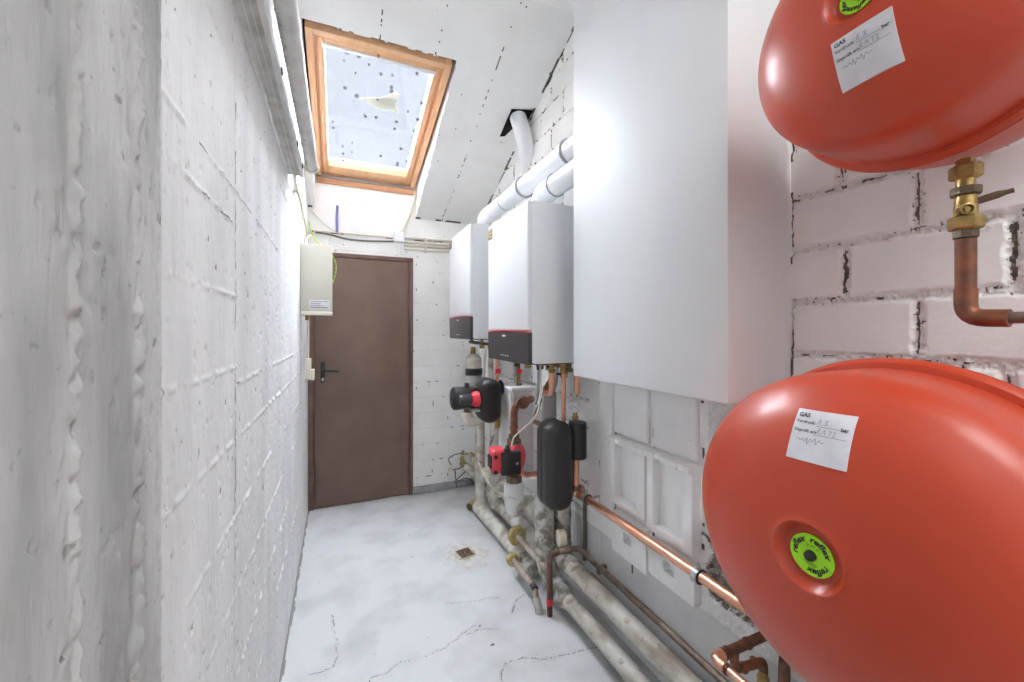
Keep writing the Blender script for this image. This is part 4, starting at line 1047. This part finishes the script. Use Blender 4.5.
# elbow above the pump
eb = thing('copper_elbow', 'brown copper elbow pipe rising from the red pump', 'pipe', (ux, uy, pc.z+.14))
za = AX(515, 407, pc.x).z
obj('elbow', T([(ux, uy, pc.z+.145), (ux, uy, za-.02), (ux+.09, uy-.01, za+.005), (ux+.14, uy+.04, za+.005)], .0235, seg=18, fil=.06), M_copperd, eb)
obj('solder_ring', CY((ux, uy, pc.z+.18), (ux, uy, pc.z+.196), .0275, 18, .004), M_copperd, eb); obj('solder_ring', CY((ux, uy, pc.z+.235), (ux, uy, pc.z+.245), .0265, 18, .004), M_copperd, eb)
sx = AX(523, 403, 1.02)
tag(obj('open_pipe', L(sx, (-.45, -.9, 0), [(-.05, .036), (.0, .038), (.008, .034), (.008, .024), (-.01, .022), (-.01, 0)], 20), M_copperd), 'open copper pipe end above the brown elbow', 'pipe')
# branch from pump to capsule
tag(obj('copper_branch', T([(ux+.01, uy-.005, pc.z-.085), (ux+.07, uy-.05, pc.z-.105), (cc.x-.05, cc.y+.03, cc.z-.05)], .018, fil=.03), M_copper), 'copper pipe linking the red pump to the black capsule', 'pipe')

# white lagged vertical under the pump with its elbow
we = thing('white_lagged_elbow', 'white lagged pipe under the red pump turning right', 'pipe', (ux, uy, .3))
zt = pc.z-.150
obj('upright', CY((ux, uy, zt-.13), (ux, uy, zt), .062, 24, .008), M_white, we)
bm = L((ux, uy, zt-.215), (0, 0, 1), [(0, 0), (.004, .03), (.03, .052), (.09, .061), (.10, .061)], 24); obj('rounded_end', bm, M_white, we)
obj('arm', T([(ux+.01, uy-.01, zt-.145), (ux+.08, uy-.04, zt-.14), (1.09, 1.95, zt-.13)], .055, seg=20, step=.02, lump=.05), M_insulw, we)

# ---------------------------------------------------------------- white casing box behind the red pump
cs = thing('white_casing', 'white upright casing with a lid against the right wall', 'casing', (1.12, 2.5, .45))
c0x, c0y = 1.035, 2.40
zt2 = 1.030
obj('body', B((c0x, c0y, .46), (XR+.01, 2.62, zt2), .004), M_white, cs)
obj('corner_strip', B((c0x-.006, c0y-.006, .46), (c0x+.022, c0y+.02, zt2-.01), .003), M_white, cs)
obj('lid', B((c0x-.012, c0y-.035, zt2-.004), (XR+.004, 2.66, zt2+.022), .006), M_white, cs)
for p_, lab, kk in ((AY(497, 384, 2.52), 'red-handled stop valve on the casing lid, left', 0), (AY(516, 381, 2.46), 'red-handled stop valve on the casing lid, right', 1)):
    v_ = thing('stop_valve', lab, 'valve', (p_.x, p_.y, zt2+.02), group='stop valves on the white casing')
    obj('valve_stem', L((p_.x+.02*kk, p_.y, zt2+.020), (0, 0, 1), [(0, .020), (.02, .020), (.022, .013), (.07, .013), (.073, .018), (.09, .018), (.092, .012), (.30, .012)], 12), M_brass if kk else M_copper, v_)
    obj('valve_handle', B((p_.x+.02*kk-.018, p_.y-.028, zt2+.105), (p_.x+.02*kk+.018, p_.y-.008, zt2+.135), .006), M_red, v_)
bm = bmesh.new()
for k in range(9):
    z = zt2+.04+.018*k; x = 1.115+.004*math.sin(k*2)
    lathe(bm, (x, 2.50, z), (0, 0, 1), [(0, .012), (.005, .018), (.012, .018), (.017, .012)], 12)
tag(obj('braided_hose', bm, M_steel), 'ribbed grey hose between the two stop valves', 'hose')

# ---------------------------------------------------------------- black and red pump with capsule under the farther boiler
p1 = AX(487.5, 400, .915)
k1 = thing('pump_capsule', 'black capsule with red-ringed pump head under the farther boiler', 'pump', (p1.x, p1.y, p1.z-.15))
obj('front_half', stadium(bmesh.new(), p1.x+.004, p1.z, .150, .292, p1.y-.080, p1.y-.005, .045, rt=.066, b1=0), M_epp, k1, smooth=50)
obj('rear_half', stadium(bmesh.new(), p1.x+.004, p1.z, .150, .292, p1.y-.0045, p1.y+.08, .03, rt=.066, b0=0), M_epp, k1, smooth=50)
hz = p1.z+.020
obj('motor', L((p1.x-.07, p1.y-.045, hz), (-1, 0, 0), [(0, .030), (.055, .030), (.06, .034), (.115, .034), (.13, .032), (.138, .026), (.138, 0)], 24), M_dgrey, k1)
obj('red_ring', L((p1.x-.075, p1.y-.045, hz), (-1, 0, 0), [(0, .040), (.006, .050), (.028, .050), (.036, .044), (.050, .040), (.052, .030)], 24), M_red, k1, label='bright red ring on the pump motor')
obj('bracket', B((p1.x-.13, p1.y-.02, hz-.066), (p1.x-.06, p1.y+.06, hz+.068), .008), M_black, k1)
bm = L((p1.x-.12, p1.y+.03, hz), (-1, 0, 0), [(0, .070), (.03, .074), (.085, .076), (.105, .074), (.115, .062), (.117, 0)], 28)
obj('control_head', bm, M_black, k1)
obj('knob', CY((p1.x-.15, p1.y-.02, hz+.07), (p1.x-.15, p1.y-.02, hz+.105), .014, 12, .003), M_black, k1)
obj('clip_plate', B((p1.x-.125, p1.y-.05, hz-.085), (p1.x-.06, p1.y+.02, hz-.070), .005), M_greyp, k1)
obj('outlet', CY((p1.x+.07, p1.y+.02, p1.z+.075), (p1.x+.112, p1.y+.02, p1.z+.078), .05, 24, .006), M_epp, k1)
obj('side_arm', B((p1.x+.07, p1.y-.01, p1.z-.01), (p1.x+.098, p1.y+.05, p1.z+.06), .01), M_epp, k1)
obj('copper_tail', T([(p1.x+.084, p1.y+.02, p1.z+.05), (p1.x+.088, p1.y+.03, p1.z-.13), (p1.x+.09, p1.y+.05, p1.z-.2)], .018, fil=.05), M_brass, k1)
# drain trap below the pump
d1 = AX(467, 412, .86)
dt = thing('drain_trap', 'cloudy plastic trap below the red-ringed pump head', 'drain trap', (d1.x, d1.y, d1.z-.12))
obj('cup', T([d1+Vector((0, 0, .0)), d1+Vector((-.004, 0, -.05)), d1+Vector((.05, .01, -.075)), d1+Vector((.15, .03, -.035))], lambda s: .036+.008*math.sin(s*3.1), seg=18, fil=.05, step=.01), M_filter, dt)
obj('neck', L(d1+Vector((0, 0, -.008)), (0, 0, 1), [(0, .032), (.012, .032), (.014, .022), (.05, .022)], 18), M_rust, dt)

# water filter left of the farther boiler's fittings
w1 = AX(473.5, 362, .95)
wf = thing('water_filter', 'cloudy bottle-shaped filter with a brass top by the back wall', 'filter', (w1.x, w1.y, w1.z-.1))
obj('brass_top', L((w1.x-.004, w1.y, w1.z+.055), (0, 0, 1), [(0, .018), (.01, .022), (.034, .022), (.038, .017), (.048, .019), (.06, .019), (.062, 0)], 12), M_brass, wf)
obj('bowl', L((w1.x, w1.y, w1.z-.045), (0, 0, 1), [(0, .06), (.05, .062), (.082, .058), (.10, .038), (.108, .02)], 24), M_filter, wf)
bm = bmesh.new()
for k in range(3): lathe(bm, (w1.x+.005, w1.y, w1.z-.062-.016*k), (0, 0, 1), [(0, .064), (.002, .068), (.009, .068), (.011, .064)], 24)
obj('ring_stack', bm, M_dgrey, wf)
obj('base', L((w1.x+.008, w1.y, w1.z-.185), (0, 0, 1), [(0, .05), (.01, .075), (.05, .078), (.085, .072)], 24), M_greyp, wf)
# brass fittings and pale hose below the farther boiler
fb = thing('valve_bar', 'brass fittings under the farther boiler', 'fittings', (.95, 2.8, 1.3))
q0 = AX(478, 345, .93)
obj('pipe_bar', T([(q0.x-.03, q0.y+.1, q0.z+.02), (q0.x+.10, q0.y-.25, q0.z-.0)], .012), M_bronze, fb)
for k in range(3): obj('fitting', L((q0.x+.02+.03*k, q0.y-.03-.09*k, q0.z-.025), (0, 0, 1), [(0, .012), (.004, .02), (.022, .02), (.025, .013), (.09, .013)], 8), M_brass, fb, smooth=25)
obj('valve_lever', T([(q0.x-.02, q0.y, q0.z+.01), (q0.x-.07, q0.y-.03, q0.z+.05)], .006), M_black, fb)
obj('pale_hose', T([AX(486, 346, .93), AX(484.5, 360, .92), AX(483.5, 378, .92)], .010), M_cable, fb)
obj('supply_pipe', T([(q0.x+.06, q0.y-.1, q0.z), (q0.x+.06, q0.y-.1, 1.0)], .02), M_insulw, fb)

# ---------------------------------------------------------------- lagged pipes near the back wall
l1 = thing('lagged_pipe', 'pale lagged upright pipe by the back wall, bending along the floor', 'pipe', (1.0, 2.93, 0), group='lagged pipes at the back')
obj('upright', T([(.995, 2.90, .96), (.995, 2.90, .06)], .037, seg=20, step=.03, lump=.03), M_insulw, l1)
obj('floor_run', T([(.995, 2.95, .058), (1.02, 2.10, .062)], .046, seg=20, step=.03, lump=.05, freq=15), M_insulw, l1)
obj('end_plug', T([(1.018, 2.16, .062), (1.022, 2.03, .064)], lambda s: .052-.012*s*s, seg=18, step=.02, lump=.08), M_foil, l1)
l2 = thing('lagged_pipe', 'second pale lagged upright pipe, behind the first, with a raised floor run', 'pipe', (1.08, 2.82, 0), group='lagged pipes at the back')
obj('upright', T([(1.075, 2.80, 1.0), (1.075, 2.80, .10)], .038, seg=20, step=.03, lump=.03, seed=4), M_insulw, l2)
obj('floor_run', T([(1.115, 3.0, .095), (1.10, 2.12, .165)], .050, seg=20, step=.03, lump=.05, freq=15, seed=2), M_insulw, l2)
obj('end_plug', T([(1.10, 2.15, .163), (1.10, 2.0, .175)], lambda s: .056-.014*s*s, seg=18, step=.02, lump=.10), M_insulw, l2)
# thin pipes with foam ends
tp = thing('thin_pipe', 'thin brown pipe with a yellow foam disc on its end', 'pipe', (.98, 2.0, .18))
obj('pipe', T([(.978, 2.20, .20), (.982, 1.80, .20)], .0155, seg=14), M_greyl, tp)
obj('foam_disc', L((.978, 2.16, .20), (0, 1, 0), [(0, .018), (0, .052), (.006, .056), (.030, .055), (.034, .05), (.034, 0)], 24), M_foam, tp)
tp = thing('thin_pipe', 'thin grey pipe on the floor with a yellow foam end, bent down', 'pipe', (.925, 1.95, 0))
obj('pipe', T([(.925, 2.14, .10), (.925, 1.835, .10), (.928, 1.80, .0)], .0155, seg=14, fil=.03), M_greyl, tp)
obj('foam_end', L((.925, 2.10, .10), (0, 1, 0), [(0, .017), (0, .034), (.008, .038), (.035, .036), (.036, 0)], 9), M_foam, tp, smooth=20)
obj('tape', CY((.9255, 1.862, .10), (.9255, 1.83, .098), .0175, 14), M_black, tp)
obj('foot', T([(.927, 1.818, .065), (.929, 1.795, .0)], .0195, seg=14, step=.01, lump=.1), M_greyp, tp)
# stub lying on the floor
sp = AZ(471, 505, .032)
fs = thing('pipe_stub', 'short lagged pipe stub on the floor near the back wall', 'pipe stub', (sp.x, sp.y, 0))
obj('lagging', CY((sp.x+.05, sp.y+.03, .033), (sp.x-.02, sp.y-.03, .033), .033, 20, .004), M_foam, fs)
obj('cut_end', L((sp.x-.019, sp.y-.0295, .033), (-.76, -.65, 0), [(0, .026), (.004, .024), (.004, 0)], 20), M_bronze, fs)
# pipes leaving the back wall with foam
wp = thing('wall_pipe', 'white pipe slanting out of a foamed hole in the back wall', 'pipe', (1.05, 3.4, .1))
a = AY(467, 463, 3.52); b = AY(487, 484, 3.0)
obj('pipe', T([AY(467, 458, 3.54), AY(474, 461, 3.40)], .040, seg=18), M_insulw, wp)
obj('cut_end', L(AY(474, 461, 3.405), (-.25, -.97, 0), [(-.01, .040), (.008, .042), (.012, .034), (.012, 0)], 20), M_cut, wp)
bm = T([AY(466, 467, 3.50), AY(484, 486, 3.2)], .028, seg=16); obj('lower_pipe', bm, M_insulw, wp)
bm = bmesh.new()
for k in range(16):
    c = AY(464+random.uniform(-3, 9), 458+random.uniform(-7, 12), 3.525)
    r = random.uniform(.014, .028)
    s_ = bmesh.ops.create_icosphere(bm, subdivisions=1, radius=r)
    for v in s_['verts']: v.co = v.co*random.uniform(.8, 1.15)+c
tag(obj('expanding_foam', bm, M_foam), 'yellow expanding foam around the hole in the back wall', 'foam', None, 'stuff')
wire_pts = [[(463, 453), (453, 455), (448, 459), (451, 465)], [(450, 470), (458, 469), (464, 466)], [(455, 470), (456, 482), (457, 490)], [(456, 480), (462, 475), (466, 471), (469, 466)], [(457, 482), (464, 478), (471, 479), (473, 484)]]
wl = ('dark wire loop highest on the back wall by the foam', 'dark wire across the back wall, below the highest loop', 'dark wire hanging straight down to the grey skirting', 'dark slanting wire between foam and hanging wire', 'lowest dark wire, ending behind the lagged pipe')
for w_, l_ in zip(wire_pts, wl):
    tag(obj('loose_wire', T([AY(x, y, 3.52) for x, y in w_], .0045, seg=6, fil=.02), M_cableb), l_, 'wire', 'loose wires on the back wall')
p = AY(450.5, 470, 3.52); tag(obj('terminal', B(p-Vector((.018, .012, .014)), p+Vector((.012, .024, .016)), .004), M_cream), 'small pinkish cap at the left end of the loose wires', 'terminal')
# lagging ends lower left cluster, pale wire
p = AX(485.5, 472, .98)
tag(obj('lagging_end', L(p, (-.75, -.6, 0), [(-.05, .034), (.006, .036), (.010, .030), (.010, 0)], 20), M_cut), 'pale cut lagging end beside the upright lagged pipes', 'lagging end', 'cut lagging ends')
pts = [AX(478, 462, .94), AX(484, 474, .94), AX(489, 484, .94), AX(497, 492, .95), AX(508, 497, .96), AX(516, 499, .96)]
tag(obj('pale_wire', T(pts, .0045, fil=.04), M_cable), 'thin pale wire sagging from the lagged pipes to the white elbow', 'wire')
tag(obj('sensor_wire', T([AX(494, 435, .98), AX(490, 445, .97), AX(488.5, 456, .97), AX(492, 462, .96)], .004, fil=.04), M_cableb), 'thin dark wire beside the red pump motor', 'wire')
p = AX(499.5, 488, 1.09)
tag(obj('yellowed_pipe', T([p+Vector((.1, .12, -.02)), p+Vector((-.01, -.02, 0)), p+Vector((-.02, -.06, .0))], .042, seg=18, step=.02, lump=.04), M_insulw), 'yellowed lagged pipe stub behind the white elbow', 'pipe stub')

# ---------------------------------------------------------------- floor drain
dn = thing('floor_drain', 'small rusty square drain set in the floor', 'drain', (.741, 2.455, 0))
obj('surround', L((.741, 2.455, -.002), (0, 0, 1), [(0, .070), (.004, .068), (.006, .056), (.006, 0)], 28), M_drainrim, dn)
bm = bmesh.new(); R3 = Matrix.Rotation(math.radians(10), 3, 'Z')
for a, b in (((-.062, -.062), (.062, -.050)), ((-.062, .050), (.062, .062)), ((-.062, -.05), (-.050, .05)), ((.050, -.05), (.062, .05)), ((-.03, -.036), (.03, -.028)), ((-.03, .028), (.03, .036)), ((-.036, -.036), (-.028, .036)), ((.028, -.036), (.036, .036)), ((-.012, -.012), (.012, .012))):
    lo = Vector((a[0]*.74, a[1]*.74, 0)); hi = Vector((b[0]*.74, b[1]*.74, .006)); c = (lo+hi)/2; d = (hi-lo)/2
    c = R3 @ c+Vector((.741, 2.455, .006))
    box(bm, c-d, c+d, .001, 1, R3)
obj('grate', bm, M_drain, dn)
bm = B((.741-.041, 2.455-.041, .002), (.741+.041, 2.455+.041, .0065), 0, 1, R3); obj('pan', bm, M_hole, dn, smooth=None)
# scraps on the floor
def scrap(px, py, s, m, lab, cat='scrap'):
    p = AZ(px, py, .003); bm = bmesh.new(); n = 7
    a = [bm.verts.new(p+Vector((math.cos(i*2*math.pi/n)*s*random.uniform(.5, 1.2), math.sin(i*2*math.pi/n)*s*.6*random.uniform(.5, 1.2), .001))) for i in range(n)]
    t = bm.verts.new(p+Vector((0, 0, s*.35)))
    for i in range(n): bm.faces.new((a[i], a[(i+1) % n], t))
    bm.faces.new(list(reversed(a)))
    tag(obj('scrap', bm, m, smooth=None), lab, cat, 'scraps on the floor')
scrap(510, 550, .022, M_red, 'small red scrap on the floor beside the bent thin pipe')
scrap(493, 645, .014, M_cableb, 'dark crumb on the floor, nearest the bottom edge')
scrap(480, 626, .010, M_cableb, 'small dark crumb on the floor beside the floor crack')
scrap(504, 542, .012, M_greyp, 'grey crumb on the floor left of the red scrap')
scrap(412, 557, .009, M_cableb, 'tiny dark crumb on the open floor left of the drain')
scrap(409, 535, .008, M_drain, 'tiny brown crumb on the floor in front of the door')
scrap(366, 536, .008, M_cableb, 'tiny dark crumb on the floor nearest the door')

# ---------------------------------------------------------------- light and camera
w = bpy.data.worlds.new('World'); S.world = w; w.use_nodes = True
nt = w.node_tree; bg = nt.nodes['Background']
tc = nt.nodes.new('ShaderNodeTexCoord'); nz = nt.nodes.new('ShaderNodeTexNoise'); nz.inputs['Scale'].default_value = 2.2; nz.inputs['Detail'].default_value = 4
rp = nt.nodes.new('ShaderNodeValToRGB'); rp.color_ramp.elements[0].position = .35; rp.color_ramp.elements[1].position = .65
rp.color_ramp.elements[0].color = (.89, .925, 1, 1); rp.color_ramp.elements[1].color = (.97, .98, 1, 1)
nt.links.new(tc.outputs['Generated'], nz.inputs['Vector']); nt.links.new(nz.outputs['Fac'], rp.inputs[0]); nt.links.new(rp.outputs[0], bg.inputs['Color'])
bg.inputs['Strength'].default_value = .45

def light(name, kind, loc, energy, color=(1, 1, 1), **k):
    d = bpy.data.lights.new(name, kind); d.energy = energy; d.color = color
    for a, b in k.items(): setattr(d, a, b)
    o = bpy.data.objects.new(name, d); COL.objects.link(o); o.location = loc
    return o
# overcast daylight falling through the skylight
sun = light('daylight', 'SUN', (.3, 3, 5), 42, (.985, .99, 1), angle=math.radians(110))
sun.rotation_euler = Vector((-.5, -.95, -1)).to_track_quat('-Z', 'Y').to_euler()
# added fill light behind the camera, no fixture, lifts the near surfaces
fill = light('fill_light', 'AREA', (.55, -1.0, 3.08), 13, (.96, .985, 1), shape='RECTANGLE', size=1.0, size_y=1.0)
fill.rotation_euler = (0, 0, 0)

cam = bpy.data.cameras.new('camera'); co_ = bpy.data.objects.new('camera', cam); COL.objects.link(co_)
co_.location = (0, 0, H)
yaw = math.atan2(SI, CO)
co_.rotation_euler = (math.pi/2, 0, -yaw)
cam.sensor_width = 36; cam.sensor_fit = 'HORIZONTAL'
cam.lens = 36*400/1024
cam.shift_y = -10/1024
cam.clip_start = .02
S.camera = co_
S.view_settings.view_transform = 'Standard'; S.view_settings.look = 'None'
S.view_settings.exposure = 1.36; S.view_settings.gamma = 1; S.view_settings.use_curve_mapping = False
S.cycles.max_bounces = 14; S.cycles.diffuse_bounces = 8; S.cycles.transparent_max_bounces = 12
